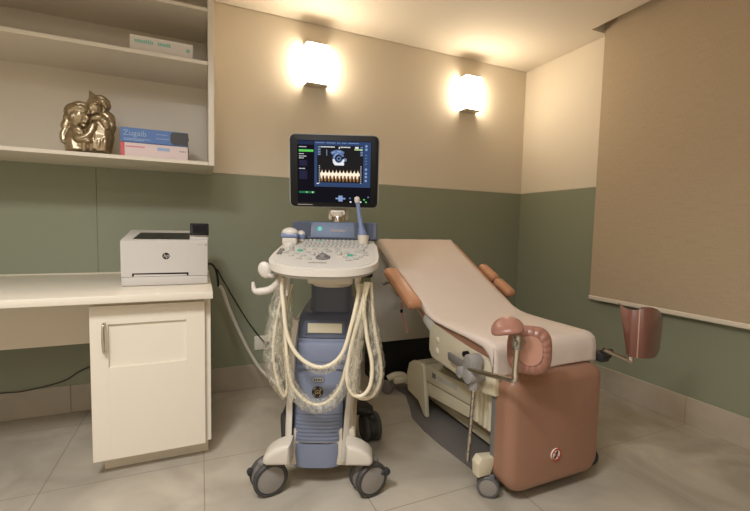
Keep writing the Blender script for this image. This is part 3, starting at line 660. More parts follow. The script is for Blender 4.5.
def arc(cx, cy, r0, r1, a0, a1, col, lay, sq_=1, n=14):
    o_ = []; i_ = []
    for k in range(n+1):
        a = math.radians(a0+(a1-a0)*k/n); o_.append((cx+r1*math.cos(a), cy-r1*sq_*math.sin(a))); i_.append((cx+r0*math.cos(a), cy-r0*sq_*math.sin(a)))
    for k in range(n): spoly([o_[k], o_[k+1], i_[k+1], i_[k]], col, lay)
arc(338, 175, 62, 84, 55, 128, 'mist', 3); arc(338, 178, 70, 82, 72, 92, 'lb', 4); arc(338, 178, 72, 80, 105, 124, 'lb', 4)
arc(344, 148, 26, 42, 20, 330, 'mist', 4); arc(344, 148, 30, 44, 190, 350, 'white', 5, 1.05); arc(344, 148, 27, 36, 95, 170, 'lb', 5); arc(346, 150, 8, 17, 0, 360, 'mist', 4); arc(390, 158, 5, 11, 0, 360, 'lb', 4)
spoly([(298, 170), (320, 183), (384, 178), (382, 196), (318, 196)], 'white', 5)
for k in range(11):
    x = 214+k*25.6
    spoly([(x, 262), (x+5, 304), (x+12, 310), (x+17, 300), (x+25, 262)], 'amber', 3)
    spoly([(x+1, 266), (x+5, 286), (x+9, 290), (x+16, 266)], 'glow', 4)
    spoly([(x, 268), (x+26, 266), (x+26, 250), (x+19, 246), (x+13, 231), (x+8, 243), (x, 250)], 'glow', 4)
    spoly([(x+6, 246), (x+18, 244), (x+13, 222)], 'amber', 3)
for yy in range(200, 318, 14): sq(204, 212, yy, yy+4, 'white', 3); sq(500, 508, yy, yy+4, 'white', 3)
sq(188, 206, 320, 326, 'white', 3)
for yy in (62, 85, 220, 248, 271, 298): arc(540, yy, 0, 9, 0, 360, 'lb', 3, 1, 8)
for yy in (120, 140, 160, 180): sq(533, 546, yy, yy+7, 'mist', 2)
arc(118, 385, 0, 5, 0, 360, 'lime', 2, 1, 8); arc(160, 385, 0, 6, 0, 360, 'lime', 2, 1, 8)
sq(325, 395, 420, 430, 'lb'); sq(345, 375, 405, 445, 'lb', 2); arc(360, 425, 0, 16, 0, 360, 'lb', 3, 1, 10)
for xx, yy, cc in ((433, 447, 'white'), (505, 447, 'white'), (545, 447, 'green'), (428, 422, 'mist'), (530, 430, 'green'), (560, 412, 'mist'), (470, 447, 'lb')): sq(xx-6, xx+6, yy-5, yy+5, cc)
scr = uf('screen', b, smats, mon, False)
b = NB(); box(b, mx0+.040, mx0+.112, MVV-.0045, MVV-.0035, mz0+.0125, mz0+.0165); uf('bezel_mark', b, M['printgrey'], mon, False)
pv_ = Vector(((mx0+mx1)/2, MVV+.02, (mz0+mz1)/2)); mon.matrix_local = Matrix.Translation(pv_) @ Matrix.Rotation(math.radians(6), 4, 'X') @ Matrix.Translation(-pv_)
# probe cups and cable hooks
pl = mv(290, 240, .20); pr_ = mv(363, 244, .22)
b = NB(); lathe(b, [(0, cz(.2)-.02), (.030, cz(.2)-.02), (.031, cz(.2)+.006), (.0295, cz(.2)+.010), (.027, cz(.2)+.006), (.027, cz(.2)-.004), (0, cz(.2)-.004)], (pl.x, .20, 0)); uf('probe_holder', b, M['usw'])
b = NB(); lathe(b, [(0, cz(.22)-.02), (.022, cz(.22)-.02), (.026, cz(.22)+.045), (.022, cz(.22)+.045), (.018, cz(.22)+.02), (0, cz(.22)+.02)], (pr_.x, .22, 0)); uf('probe_holder', b, M['usw2'])
hk = .02
b = NB(); ph = mv(265, 270, hk); ball(b, ph, (.028, .014, .036), Matrix.Rotation(-.35, 3, 'Y').to_quaternion()); tube(b, [mv(267, 272, hk), mv(272, 276, hk), mv(280, 271, .05)], .010); uf('cable_hook', b, M['usw'], None, True, 70)
b = NB(); tube(b, [mv(284, 271, .04), mv(280, 280, hk), mv(271, 289, hk), mv(260, 291.5, hk), mv(254.5, 290, hk), mv(253, 282, hk)], [.012, .014, .016, .016, .011, .006], 12); uf('cable_hook', b, M['usw'], None, True, 70)
b = NB(); tube(b, [mv(288, 270, .0), mv(287.5, 284, .0), mv(286, 296, -.01)], [.012, .013, .009], 12); uf('cable_hook', b, M['usw'])
b = NB(); tube(b, [mv(358, 275, .0), mv(358, 284, .0), mv(359, 294, -.01)], [.014, .013, .009], 12); uf('cable_hook', b, M['usw'])

# probes (lifted out of their cups) with their cables hanging in front of the machine
PB = L(pl.x, .20, cz(.2)-.003)
t = thing('ultrasound_probe', 'white convex ultrasound probe with a blue band in the left cup', 'probe', PB, UA, 'ultrasound probes')
b = NB(); z_ = .0
box(b, -.0335, .0335, -.020, .020, .001, .040, .009, 3); fin('handle', b, M['usw'], t, world=False)
b = NB(); box(b, -.0385, .0385, -.0255, .0255, .034, .056, .008, 3); fin('band', b, M['probeblue'], t, world=False)
b = NB(); ball(b, (0, 0, .056), (.0385, .025, .025)); fin('probe_head', b, M['usw'], t, world=False)
t2 = thing('ultrasound_probe', 'white and blue probe tip peeking out behind the left convex probe', 'probe', L(pl.x+.044, .245, cz(.245)+.003), UA, 'ultrasound probes')
b = NB(); lathe(b, [(0, 0), (.017, 0), (.019, .03)], (0, 0, 0)); ball(b, (0, 0, .03), (.020, .020, .022)); fin('handle', b, M['usw'], t2, world=False)
b = NB(); lathe(b, [(.0195, .012), (.0215, .016), (.0215, .030), (.0195, .034)], (0, 0, 0)); fin('band', b, M['probeblue'], t2, world=False)
p_b, p_m, p_t = mv(363, 240, .22), mv(361.5, 226, .22), mv(357, 199, .22)
t3 = thing('ultrasound_probe', 'slim blue upright probe with a white tip in the right cup', 'probe', L(pr_.x, .22, cz(.22)+.022), UA, 'ultrasound probes')
o3 = Vector((pr_.x, .22, cz(.22)+.022))
b = NB(); ax3 = (p_t-p_b).normalized(); ln = (p_t-p_b).length
lathe(b, [(0, -.018), (.015, -.018), (.021, 0), (.0225, .02), (.018, .04), (.0115, .065), (.0098, ln*.72), (.0095, ln-.016)], p_b-o3, ax3); fin('handle', b, M['probeblue'], t3, world=False)
b = NB(); lathe(b, [(.0098, ln-.0165), (.0128, ln-.010), (.0135, ln-.002), (.011, ln+.008), (0, ln+.013)], p_b-o3, ax3); fin('probe_tip', b, M['usw'], t3, world=False)

def hang(name, label, strands, rad, sleeves, v):
    b = NB()
    for s_ in strands: tube(b, [L(*(mv(x, y, v+dv))) for x, y, dv in s_], rad, 10)
    t = thing(name, label, 'cable', L(0, v, .45), 0, 'probe cables'); fin('cord', b, M['cable'], t)
    if sleeves:
        b = NB()
        for s_, r_ in sleeves: tube(b, [L(*(mv(x, y, v+dv))) for x, y, dv in s_], r_, 12, 8, .16)
        fin('plastic_sleeve', b, M['film'], t, True, 70)
    return t
d = -.02
Apts = [(283, 278, 0), (282, 290, -.01), (283.5, 305, -.015), (287, 334, -.02), (297.5, 355, -.025), (315, 366.5, -.03), (330, 365, -.03), (343, 352, -.025), (352, 323, -.015), (358, 296, -.005), (359, 284, .01)]
hang('probe_cable', 'cream probe cable hanging in the upper loop across the machine front', [Apts], .0085, [([(300, 359, -.02), (313, 368, -.025), (330, 368, -.025), (345, 354, -.02)], [.006, .018, .02, .012])], d)
Bpts = [(286, 282, .02), (285, 310, .01), (286, 345, 0), (290, 378, -.005), (297.5, 393, -.01), (312, 404, -.012), (327, 402, -.012), (340, 387, -.01), (347, 362, -.005), (354, 330, 0), (362, 284, .015)]
hang('probe_cable', 'cream probe cable in clear plastic hanging in the lower loop', [Bpts], .007, [([(287, 355, 0), (290, 380, -.002), (298, 396, -.004), (312, 406, -.006), (328, 404, -.006), (342, 388, -.004), (349, 362, -.002)], [.010, .022, .028, .030, .030, .026, .012])], d)
C1 = [(366, 282, 0), (361, 310, -.01), (352, 343, -.02), (347, 373, -.025), (351, 392, -.025), (361, 396, -.025), (370, 386, -.025), (372, 364, -.02), (367, 337, -.015), (364, 305, -.01), (369, 282, 0)]
hang('probe_cable', 'thick cream cable looped tightly at the right of the machine', [C1], .0085, [([(366, 288, 0), (360, 320, -.01), (355, 355, -.015), (354, 385, -.02), (360, 393, -.02)], [.010, .024, .03, .026, .01])], d)
C2 = [(371, 282, .03), (374, 323, .02), (380, 358, .015), (380.5, 380, .01), (372, 396, .005), (360, 398, .005), (353, 388, .01), (354, 350, .02), (366, 284, .035)]
hang('probe_cable', 'outer cream cable in clear plastic beside the exam chair', [C2], .007, [([(368, 286, .03), (373, 330, .02), (377, 362, .015), (375, 388, .01), (366, 398, .01)], [.010, .026, .032, .028, .010])], d)
C3 = [(285, 286, .04), (277, 318, .03), (273, 350, .02), (277, 380, .02), (284, 396, .02), (287, 384, .02), (284, 340, .03), (288, 300, .035), (292, 284, .04)]
hang('probe_cable', 'bunched cream cable in clear plastic at the left of the machine', [C3], .006, [([(283, 280, .04), (278, 305, .035), (275, 335, .03), (274, 358, .025), (279, 382, .025), (285, 398, .025)], [.012, .034, .042, .042, .034, .012]), ([(290, 284, .05), (286, 320, .045), (283, 350, .04), (286, 380, .035)], [.012, .028, .032, .012])], d)

# ================================================================== EXAM CHAIR
XA, XB = 1.13, 1.742; XM = (XA+XB)/2
EX = thing('exam_chair', 'brown reclined gynecological exam chair with leg rests by the blind', 'exam chair', (XM, 1.9, 0))
def ef(name, b, m, parent=None, smooth=True, ang=38): return fin(name, b, m, parent or EX, smooth, ang)
HEAD = Vector((0, 2.5, 1.065)); FOLD = Vector((0, 1.83, .690)); bd_ = (HEAD-FOLD).normalized(); bn = Vector((0, -bd_.z, bd_.y))
# cushions
b = NB(); obox(b, Vector((XM, 0, 0))+(HEAD+FOLD)/2-bn*.04, (1, 0, 0), bd_, bn, XB-XA, (HEAD-FOLD).length-.02, .075, .026, 4); ef('backrest', b, M['brown_lit'])
b = NB(); box(b, XA, XB-.02, 1.300, 1.825, .585, .668, .026, 4); ef('seat', b, M['brown'])
# shells below the cushions
b = NB(); obox(b, Vector((XM, 0, 0))+(HEAD+FOLD)/2-bn*.098, (1, 0, 0), bd_, bn, XB-XA-.06, (HEAD-FOLD).length-.06, .04, .012, 3); ef('backrest_shell', b, M['shell'])
b = NB(); prism(b, [(1.30, .45), (1.37, .435), (1.80, .465), (1.83, .50), (1.83, .655), (1.80, .665), (1.76, .64), (1.33, .60), (1.30, .59)], .035, (XA-.003, 0, 0), (0, 1, 0), (0, 0, 1), .010, 3)
sr = ef('side_rail', b, M['cream'])
for zz in (.515, .575):
    b = NB(); ball(b, (XA-.004, 1.745, zz), (.006, .017, .017)); ef('rail_cap', b, M['cream'], sr)
b = NB(); prism(b, [(1.30, .45), (1.37, .435), (1.80, .465), (1.83, .50), (1.83, .655), (1.80, .665), (1.76, .64), (1.33, .60), (1.30, .59)], .035, (XB-.045, 0, 0), (0, 1, 0), (0, 0, 1), .010, 3); ef('side_rail', b, M['cream'])
b = NB(); box(b, XA+.03, XB-.05, 1.33, 1.81, .49, .583, .008); ef('seat_frame', b, M['dark'])  # coloured dark to give the gap below the seat its shade
b = NB(); obox(b, (XA+.02, 1.845, .655), (1, 0, 0), bd_, bn, .05, .10, .09, .015, 3); ef('hinge_cover', b, M['shell'])
# rear panel hanging below the head end
b = NB(); prism(b, [(1.095, .345), (1.66, .345), (1.70, .40), (1.70, 1.0), (1.66, 1.035), (1.14, 1.035), (1.110, 1.005), (1.088, .90), (1.082, .78), (1.084, .6), (1.088, .42)], .03, (0, 2.545, 0), (1, 0, 0), (0, 0, 1), .008, 3); ef('rear_panel', b, M['shell'])
# base: end cover, lift arm, column, chassis, outriggers
b = NB(); prism(b, [(2.03, .008), (2.055, .008), (2.12, .085), (2.27, .085), (2.285, .20), (2.26, .275), (2.21, .305), (2.10, .318), (2.075, .30)], .03, (1.245, 0, 0), (0, 1, 0), (0, 0, 1), .008, 3); prism(b, [(2.13, .09), (2.27, .09), (2.283, .20), (2.258, .272), (2.208, .303), (2.12, .312)], .26, (1.276, 0, 0), (0, 1, 0), (0, 0, 1), .012, 3); ef('base_cover', b, M['cream'])
b = NB(); prism(b, [(1.46, .262), (2.07, .222), (2.07, .320), (1.46, .362)], .27, (1.26, 0, 0), (0, 1, 0), (0, 0, 1), .006, 2); la = ef('lift_arm', b, M['cream'])
b = NB(); prism(b, [(1.46, .195), (2.06, .132), (2.06, .214), (1.46, .254)], .25, (1.268, 0, 0), (0, 1, 0), (0, 0, 1), .006, 2); ef('lower_arm', b, M['cream'])
p = atx(434, 376, 1.259); b = NB(); box(b, 1.2572, 1.2598, p.y-.018, p.y+.018, p.z-.014, p.z+.014); ef('maker_mark', b, M['mid'], la, False)
b = NB(); sl_ = Vector((0, -1, .066)).normalized()
for i in range(8): q = p+sl_*(.05+i*.024); obox(b, (1.2585, q.y, q.z), (1, 0, 0), sl_, (0, .066, 1), .0022, .017, .026)
ef('maker_print', b, M['grey'], la, False)
b = NB(); prism(b, rrect(1.19, 1.60, 1.375, 1.50, .02, 4), .20, (0, 0, .235), (1, 0, 0), (0, 1, 0), .012, 3)
for k in range(4): cyl(b, (1.192, 1.39+k*.03, .25), (1.192, 1.39+k*.03, .425), .011)
ef('front_column', b, M['cream'])
b = NB(); box(b, 1.30, 1.52, 1.60, 1.95, .335, .49, .01); ef('actuator_housing', b, M['mid'])
b = NB(); box(b, 1.37, 1.50, 1.345, 2.44, .035, .085, .008); box(b, 1.17, 1.72, 1.335, 1.385, .085, .125, .008); box(b, 1.22, 1.66, 2.40, 2.45, .075, .115, .008); box(b, 1.40, 1.47, 1.38, 1.46, .08, .24, .008); ef('chassis', b, M['cream'])
for cx_, cy_, s_ in ((1.131, 1.335, 1), (1.765, 1.345, -1)):
    b = NB(); prism(b, [(-.035, 0), (.03, 0), (.055, .075), (-.02, .085), (-.04, .06)], .05, (cx_-.02, cy_+.025, .098), (s_, 0, 0), (0, 0, 1), .008, 2) if s_ == 1 else prism(b, [(-.035, 0), (.03, 0), (.055, .075), (-.02, .085), (-.04, .06)], .05, (cx_, cy_-.025, .098), (s_, 0, 0), (0, 0, 1), .008, 2)
    ef('castor_bracket', b, M['cream'])
    castor(EX, (cx_+.005*s_, cy_-.012, .0), (-.62, -.78, 0), .047, .016, M['wheelgrey'] if s_ == 1 else M['tyre'], M['hub'] if s_ == 1 else M['tyre'], M['wheelgrey'] if s_ == 1 else M['dark'], gap=.008)
for cx_, s_ in ((1.187, 1), (1.70, -1)):
    b = NB(); tube(b, [(cx_, 2.45, .105), (cx_+.05*s_, 2.44, .125), (cx_+.11*s_, 2.43, .118), (cx_+.14*s_, 2.42, .07)], [.022, .024, .024, .02], 12); ef('outrigger', b, M['cream'])
    castor(EX, (cx_, 2.455, 0), (-.8, -.6, 0), .043, .014, M['mid'], M['mid'], M['mid'], gap=.009)
# hanging brown leg panel with its rim and the round warning sticker
def rslab(b, x0, x1, z0, z1, rb, rt_, yb, yf, rd, dome=0):
    '''upholstered panel: rounded outline in x-z, rounded front edge, slightly domed face'''
    rings = []; n = 10
    sec = [(0, yb), (0, yf+rd)]+[(rd*(1-math.cos(a)), yf+rd*(1-math.sin(a))) for a in [PI/2*k/7 for k in range(1, 8)]]
    for d_, y in sec:
        rings.append([b.verts.new((x, y-(dome*max(0, 1-((x-(x0+x1)/2)/((x1-x0)/2))**2) if y < yf+rd else 0), z)) for x, z in rrect(x0+d_, x1-d_, z0+d_, z1-d_, (max(rb-d_, .004), max(rb-d_, .004), max(rt_-d_, .004), max(rt_-d_, .004)), n)])
    last = rings[-1]; cxm, czm = (x0+x1)/2, (z0+z1)/2
    for k in (.8, .55, .3, .1):
        rings.append([b.verts.new((cxm+(v.co.x-cxm)*k, yf-dome*max(0, 1-((v.co.x-cxm)*k/((x1-x0)/2))**2), czm+(v.co.z-czm)*k)) for v in last])
    for A, B in zip(rings, rings[1:]):
        for j in range(len(A)): k = (j+1) % len(A); b.faces.new((A[j], A[k], B[k], B[j]))
    b.faces.new(rings[0][::-1]); b.faces.new(rings[-1])
b = NB(); rslab(b, 1.152, 1.698, .044, .545, .085, .055, 1.312, 1.222, .045, .018); lp = ef('leg_panel', b, M['brown'], None, True, 60)
b = NB(); rslab(b, 1.150, 1.701, .041, .55, .088, .058, 1.336, 1.3125, .004); ef('panel_rim', b, M['mid'], None, True, 60)
sy = 1.2018; sp_ = aty(556, 454.5, sy)
b = NB(); cyl(b, (sp_.x, sy+.006, sp_.z), (sp_.x, sy-.0015, sp_.z), .027, n=36); sk = ef('warning_sticker', b, M['stickw'], lp)
b = NB(); lathe(b, [(.021, 0), (.021, .001), (.027, .001), (.027, 0)], (sp_.x, sy-.0016, sp_.z), (0, -1, 0), 36); obox(b, (sp_.x, sy-.0032, sp_.z), (.7, 0, -.7), (0, 1, 0), (.7, 0, .7), .044, .0006, .004); ef('prohibition_ring', b, M['stickr'], sk)
b = NB(); yk = sy-.0024
prism(b, [(.000, .018), (.007, .018), (.0085, .004), (.001, -.003), (-.003, -.015), (-.012, -.016), (-.014, -.008), (-.005, .0)], .0006, (sp_.x, yk, sp_.z), (1, 0, 0), (0, 0, 1)); obox(b, (sp_.x+.004, yk, sp_.z-.006), (1, 0, -.5), (0, 1, 0), (.5, 0, 1), .014, .0005, .003); ef('seated_figure', b, M['stickb'], sk, False)
# armrests
ad = Vector((0, 1, .49)).normalized(); an_ = Vector((0, -.49, 1)).normalized()
b = NB(); obox(b, (1.047, 2.005, .815), (1, 0, 0), ad, an_, .094, .365, .06, .028, 5); ar = ef('armrest', b, M['brown_lit'])
for px, py in ((384, 283), (397.5, 293)):
    q = atx(px, py, 1.065); b = NB(); cyl(b, q+Vector((.11, .02, .0)), q, .006, n=12); cyl(b, q-Vector((.008, 0, 0)), q+Vector((.010, 0, 0)), .014, n=8, bev=.003); ef('armrest_knob', b, M['steel'], ar)
b = NB(); obox(b, (1.085, 2.04, .775), (1, 0, 0), ad, an_, .10, .05, .02, .004); obox(b, (1.055, 2.02, .776), (1, 0, 0), ad, an_, .04, .26, .012, .003); ef('armrest_bracket', b, M['steel'], ar)
b = NB(); obox(b, (1.787, 2.165, .862), (1, 0, 0), ad, an_, .07, .175, .055, .025, 5); obox(b, (1.787, 2.008, .785), (1, 0, 0), ad, an_, .07, .165, .055, .025, 5); ar2 = ef('armrest', b, M['brown_lit'])
b = NB(); obox(b, (1.79, 2.085, .795), (1, 0, 0), ad, an_, .035, .3, .012, .003); obox(b, (1.755, 2.06, .79), (1, 0, 0), ad, an_, .10, .05, .02, .004); ef('armrest_bracket', b, M['steel'], ar2)
s0, s1 = atx(401, 303, 1.095), atx(406, 332, 1.095)
b = NB(); rows = []
for k in range(9):
    f_ = k/8; p = s0.lerp(s1, f_); p.y += .012*math.sin(f_*5); rows.append([p+Vector((0, -.012, 0)), p+Vector((0, .012, 0))])
slab(b, rows, [[(.003, 0, 0)]*2]*9); st_ = ef('pull_strap', b, M['pink'])
q = atx(401.5, 311, 1.092); b = NB(); ball(b, q, (.008, .010, .012)); ef('strap_clip', b, M['black'], st_)
# leg-rest clamps, rods and leg rests
cl = Vector((1.085, 1.395, .545))
b = NB(); obox(b, cl+Vector((.0, 0, 0)), (1, 0, 0), (0, 1, 0), (0, 0, 1), .055, .075, .10, .012, 3); cyl(b, cl+Vector((-.03, -.005, .035)), cl+Vector((.03, -.005, .035)), .032, n=20, bev=.004); cyl(b, cl+Vector((-.035, .05, -.03)), cl+Vector((.02, .05, -.03)), .026, n=20, bev=.004); cyl(b, cl+Vector((-.045, -.02, -.025)), cl+Vector((.03, -.02, -.025)), .03, n=20, bev=.004); cyl(b, cl+Vector((-.005, -.02, -.085)), cl+Vector((-.005, -.02, -.02)), .024, n=18, bev=.004); ef('leg_rest_clamp', b, M['clamp'])
b = NB(); q0_, q1_ = atx(448, 355, 1.10), atx(467, 368, 1.09); obox(b, (q0_+q1_)/2, (1, 0, 0), (q1_-q0_), (0, .2, 1), .02, .15, .04, .008, 2); ef('clamp_lever', b, M['mid'])
q = atx(466, 354, 1.105); b = NB(); cyl(b, q+Vector((-.014, 0, 0)), q+Vector((.012, 0, 0)), .014, n=12, bev=.003); ef('clamp_knob', b, M['black'])
r0, r1 = Vector((1.083, 1.375, .46)), atx(467.8, 460, 1.09)
b = NB(); cyl(b, r0+Vector((0, 0, .06)), r1, .0085, n=14); rd = ef('support_rod', b, M['chrome'])
for k in range(7):
    p = r0.lerp(r1, .12+k*.125); dd = (r1-r0).normalized(); b = NB(); cyl(b, p-dd*.0018, p+dd*.0018, .0089, n=14); ef('rod_notch', b, M['mid'], rd)
el = aty(514.5, 380.5, 1.115); tp = aty(517.5, 344, 1.128)
b = NB(); st0 = cl+Vector((-.03, -.02, .005)); tube(b, [st0, st0.lerp(el, .5), el+(st0-el).normalized()*.035, el+Vector((0, -.001, .002)), el+(tp-el).normalized()*.035, tp.lerp(el, .5), tp], .0105, 12, 6); ef('leg_rest_arm', b, M['chrome'])
b = NB(); cyl(b, tp-(tp-el).normalized()*.02, tp+(tp-el).normalized()*.03, .018, n=18, bev=.004); q = tp+Vector((.012, .0, .0)); cyl(b, q+Vector((-.035, -.004, .006)), q+Vector((.022, .006, .006)), .013, n=14, bev=.003); ef('swivel_joint', b, M['steel'])
# left leg rest: upholstered saddle seen from its gathered underside
view = Vector((-.62, -.76, .16)).normalized(); sx_ = Vector((-view.y, view.x, 0)).normalized()*-1
sx_ = Vector((.775, -.632, 0)).normalized(); su_ = sx_.cross(-view).normalized()*-1
su_ = Vector((0, 0, 1))-view*view.z; su_.normalize()
cc = aty(529.5, 350, 1.155)
def pad(b, c, ex, ey, ez, rx, ry, th, pw=2.6, pleat=0, bend=0):
    """upholstered pad: superellipse outline, domed both sides, optional gathers on the +ez side"""
    nr, na = 12, 72
    for side in (1, -1):
        rings = []
        for i in range(nr+1):
            r = math.sin(i/nr*PI/2); ring = []
            for j in range(na):
                a = 2*PI*j/na; ca, sa = math.cos(a), math.sin(a)
                k = (abs(ca)**pw+abs(sa)**pw)**(-1/pw); x_, y_ = rx*k*ca*r, ry*k*sa*r
                h = th*.5*(1-r**4)**.5 if side < 0 else th*.5*(1-r**3)**.5
                if side > 0 and pleat and .50 < r < .995: h += pleat*math.sin(a*18+.8*math.sin(3*a))*math.sin((r-.5)/.495*PI)+.004*math.sin((r-.5)/.495*PI)
                if side > 0 and pleat and r <= .5: h -= .004
                bz_ = bend*(x_/rx)**2
                ring.append(b.verts.new(Vector(c)+ex*x_+ey*y_+ez*(side*h+bz_)))
            rings.append(ring)
        for A, B in zip(rings, rings[1:]):
            for j in range(na):
                k = (j+1) % na
                b.faces.new((A[j], A[k], B[k], B[j]))
    bmesh.ops.remove_doubles(b, verts=b.verts, dist=1e-5)
b = NB(); pad(b, cc, sx_, su_, view, .083, .094, .054, 3.0, .0034, -.010); lr = ef('leg_rest', b, M['pinkbrown'], None, True, 80)
uc = cc+view*.0262; b = NB(); prism(b, [(.044*math.copysign(abs(math.cos(a))**.8, math.cos(a)), .056*math.copysign(abs(math.sin(a))**.8, math.sin(a))) for a in [2*PI*k/40 for k in range(40)]], .004, uc, sx_, su_, .0015, 1); ef('underside_panel', b, mat('underside vinyl', (176, 128, 108), .4), lr)
lc_ = aty(506.5, 325.5, 1.15)
wz = (view*.45+Vector((0, 0, .9))+sx_*-.25).normalized(); wx = (sx_-wz*sx_.dot(wz)).normalized(); wy = wz.cross(wx)
b = NB(); pad(b, lc_, wx, wy, wz, .060, .050, .032, 2.4, 0, -.016)
ef('leg_rest_wing', b, M['pinkbrown'], lr, True, 80)
# right leg rest
ck = Vector((1.752, 1.29, .56))
b = NB(); obox(b, ck, (1, 0, 0), (0, 1, 0), (0, 0, 1), .06, .06, .045, .01, 2); cyl(b, ck+Vector((-.02, -.025, .025)), ck+Vector((.04, -.025, .025)), .015, n=16, bev=.003); cyl(b, ck+Vector((.02, 0, 0)), ck+Vector((.055, -.01, .0)), .014, n=14, bev=.003); ef('leg_rest_clamp', b, M['dark'])
el2 = aty(630.5, 361.5, 1.19); tp2 = aty(632.5, 349, 1.19); s2 = aty(603.5, 349.5, 1.25)
b = NB(); tube(b, [s2, s2.lerp(el2, .5), el2+(s2-el2).normalized()*.025, el2, el2+Vector((0, 0, .03)), tp2, tp2+Vector((0, 0, .05))], .0095, 12, 6); ef('leg_rest_arm', b, M['chrome'])
rows = []; off = []
cols = [(619.5, 303, 626, 352, 1.235), (623.5, 306.5, 626, 353.5, 1.222), (628, 309, 628, 355.5, 1.205), (633, 310, 630, 357, 1.185), (640, 309.5, 637, 358, 1.165), (646, 307.5, 643.5, 358.5, 1.15), (652, 307.5, 649.5, 358.5, 1.15), (658, 310, 654.5, 357.5, 1.165), (661.8, 315, 657.5, 354.5, 1.195), (663, 322, 659.5, 349, 1.23)]
nrow = 11
for k in range(nrow):
    f_ = k/(nrow-1); row = []
    for (tx, ty, bx_, by_, yy) in cols:
        px = tx+(bx_-tx)*f_; py = ty+(by_-ty)*f_; row.append(aty(px, py, yy-.012*math.sin(f_*PI)))
    rows.append([q for q in smoothpath(row, 4)])
nrm = []
for i, r_ in enumerate(rows):
    q = []
    for j in range(len(r_)):
        du = r_[min(j+1, len(r_)-1)]-r_[max(j-1, 0)]; dv_ = rows[min(i+1, nrow-1)][j]-rows[max(i-1, 0)][j]; n_ = du.cross(dv_).normalized()
        q.append(n_*.030)
    nrm.append(q)
if sum(v.y for q in nrm for v in q) < 0: nrm = [[-v for v in q] for q in nrm]
b = NB(); slab(b, rows, nrm)
es = [e for e in b.edges if len(e.link_faces) == 2 and e.calc_face_angle(0) > 1.0]
bmesh.ops.recalc_face_normals(b, faces=b.faces); bmesh.ops.bevel(b, geom=es, offset=.009, segments=3, affect='EDGES', profile=.5)
lr2 = ef('leg_rest', b, mat('dark brown leg rest vinyl', (128, 86, 74), .28, bump=.08, bscale=300), None, True, 60)
b = NB(); j_ = len(rows[0])*4//9; tube(b, [r_[j_]-n_[j_].normalized()*.0005 for r_, n_ in zip(rows, nrm)], .0028, 8, 3); ef('piping', b, mat('pale piping', (196, 160, 142), .35), lr2)

# ------------------------------------------------------------------ sheet on the chair
cl_pts = []
def add(y, z): cl_pts.append(Vector((0, y, z)))
g = .008
tophead = HEAD+bn*(g-.003)
add(2.545, 1.0); add(2.535, 1.04); add(2.512, 1.066+.004)
for k in range(13):
    q = HEAD.lerp(FOLD, .03+k/12*.88)+bn*g; add(q.y, q.z)
add(1.845, .706); add(1.81, .694); add(1.77, .685); add(1.70, .679); add(1.60, .677); add(1.50, .677); add(1.42, .677); add(1.36, .676); add(1.318, .671); add(1.297, .655); add(1.289, .625); add(1.288, .59); add(1.288, .568); add(1.288, .546)
P = smoothpath(cl_pts, 3)
rows = []
for i, p in enumerate(P):
    f_ = i/(len(P)-1); row = []
    y = p.y
    hang_l = float(np.interp(y, [1.30, 1.325, 1.37, 1.50, 1.70, 1.82, 2.02], [.115, .060, .030, .018, .012, .016, .058]))
    xr_ = float(np.interp(y, [1.3, 1.8, 2.1, 2.45, 2.53], [1.712, 1.712, 1.696, 1.694, 1.715])); hang_r = float(np.interp(y, [1.30, 1.4, 1.6], [.10, .04, .0]))
    front = max(0, (.655-p.z)/.13) if y < 1.31 else 0
    if front > 0: hang_l = .012; hang_r = .01
    pts = []
    for k in (0, .34, .67): pts.append((XA-.011, -hang_l*(1-k)))
    pts.append((XA-.006, 0)); pts.append((XA+.006, .004 if front == 0 else 0))
    for k in range(1, 18): pts.append((XA+.006+(xr_-XA-.012)*k/18, .004 if front == 0 else 0))
    pts.append((xr_-.006, .004 if front == 0 else 0))
    for k in (0, .4, 1): pts.append((xr_+.004, -.004-hang_r*k))
    for (x_, dz) in pts:
        wv = .0016*math.sin(x_*31+y*9)+.0012*math.sin(y*37+x_*13)+.001*math.sin(x_*57-y*21)
        if front > 0:
            if dz < 0: row.append(Vector((x_, y-dz*.9, p.z)))
            else: row.append(Vector((x_, y-abs(wv)*1.5-front*.004, p.z+.006*math.sin(x_*9)*front)))
        else: row.append(Vector((x_, y, p.z+dz-.004+max(0, wv))) )
    rows.append(row)
b = NB(); V = grid(b, rows)
bmesh.ops.recalc_face_normals(b, faces=b.faces)
sh_o = fin('bed_sheet', b, M['sheet'], None, True, 80); tag(sh_o, 'white disposable sheet draped along the reclined exam chair', 'sheet')
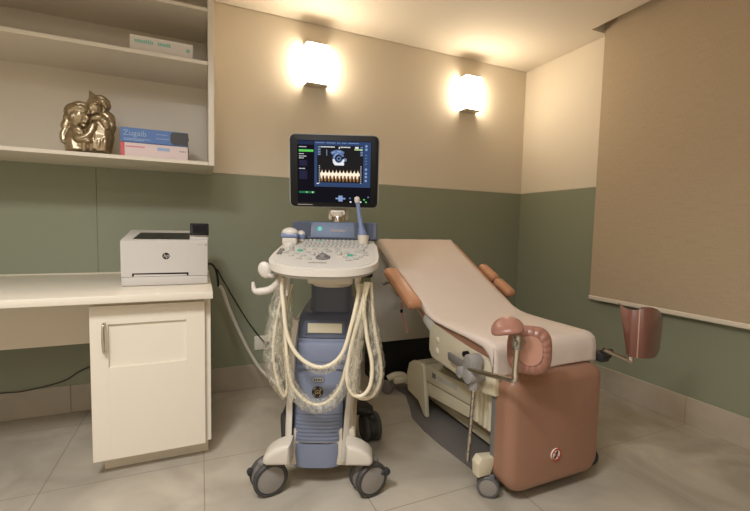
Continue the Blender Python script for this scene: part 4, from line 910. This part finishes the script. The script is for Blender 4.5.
sm_ = sh_o.modifiers.new('thickness', 'SOLIDIFY'); sm_.thickness = .0015; sm_.offset = 1

# mat and black box under the chair
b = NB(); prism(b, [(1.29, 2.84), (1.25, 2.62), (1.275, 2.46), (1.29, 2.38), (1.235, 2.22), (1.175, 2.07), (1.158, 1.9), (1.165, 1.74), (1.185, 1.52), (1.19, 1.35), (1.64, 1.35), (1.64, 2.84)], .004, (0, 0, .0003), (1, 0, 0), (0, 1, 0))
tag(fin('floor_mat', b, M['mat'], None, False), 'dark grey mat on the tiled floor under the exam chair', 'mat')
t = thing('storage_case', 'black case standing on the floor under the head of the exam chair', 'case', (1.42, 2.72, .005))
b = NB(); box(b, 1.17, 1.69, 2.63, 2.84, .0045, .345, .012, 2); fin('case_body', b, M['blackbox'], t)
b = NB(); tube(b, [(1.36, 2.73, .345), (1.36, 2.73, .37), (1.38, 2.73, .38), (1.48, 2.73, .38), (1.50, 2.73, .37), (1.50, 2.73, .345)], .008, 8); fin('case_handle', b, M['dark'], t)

# ================================================================== LIGHT
def area(name, loc, size, energy, col, spread=180, rot=(0, 0, 0)):
    l = bpy.data.lights.new(name, 'AREA'); l.shape = 'SQUARE'; l.size = size; l.energy = energy; l.color = col; l.spread = math.radians(spread)
    o = bpy.data.objects.new(name, l); COL.objects.link(o); o.location = loc; o.rotation_euler = rot; return o
KEY = (.97, .98, 1)
area('ceiling_area_light', (-.7, .4, ZC-.015), .45, 38, KEY, 150)  # unseen downlight at the front left
area('ceiling_area_light', (.05, .2, ZC-.015), .45, 12, KEY, 180)
area('ceiling_area_light', (-.7, -.9, ZC-.015), .45, 12, KEY, 180)  # added fill from behind the camera, to brighten the walls
w = bpy.data.worlds.new('world'); S.world = w; w.use_nodes = True
w.node_tree.nodes['Background'].inputs[0].default_value = (.9, .8, .65, 1); w.node_tree.nodes['Background'].inputs[1].default_value = .02
vs_ = S.view_settings; vs_.view_transform = 'Standard'; vs_.look = 'None'; vs_.exposure = .31; vs_.gamma = 1; vs_.use_curve_mapping = False
S.display_settings.display_device = 'sRGB'
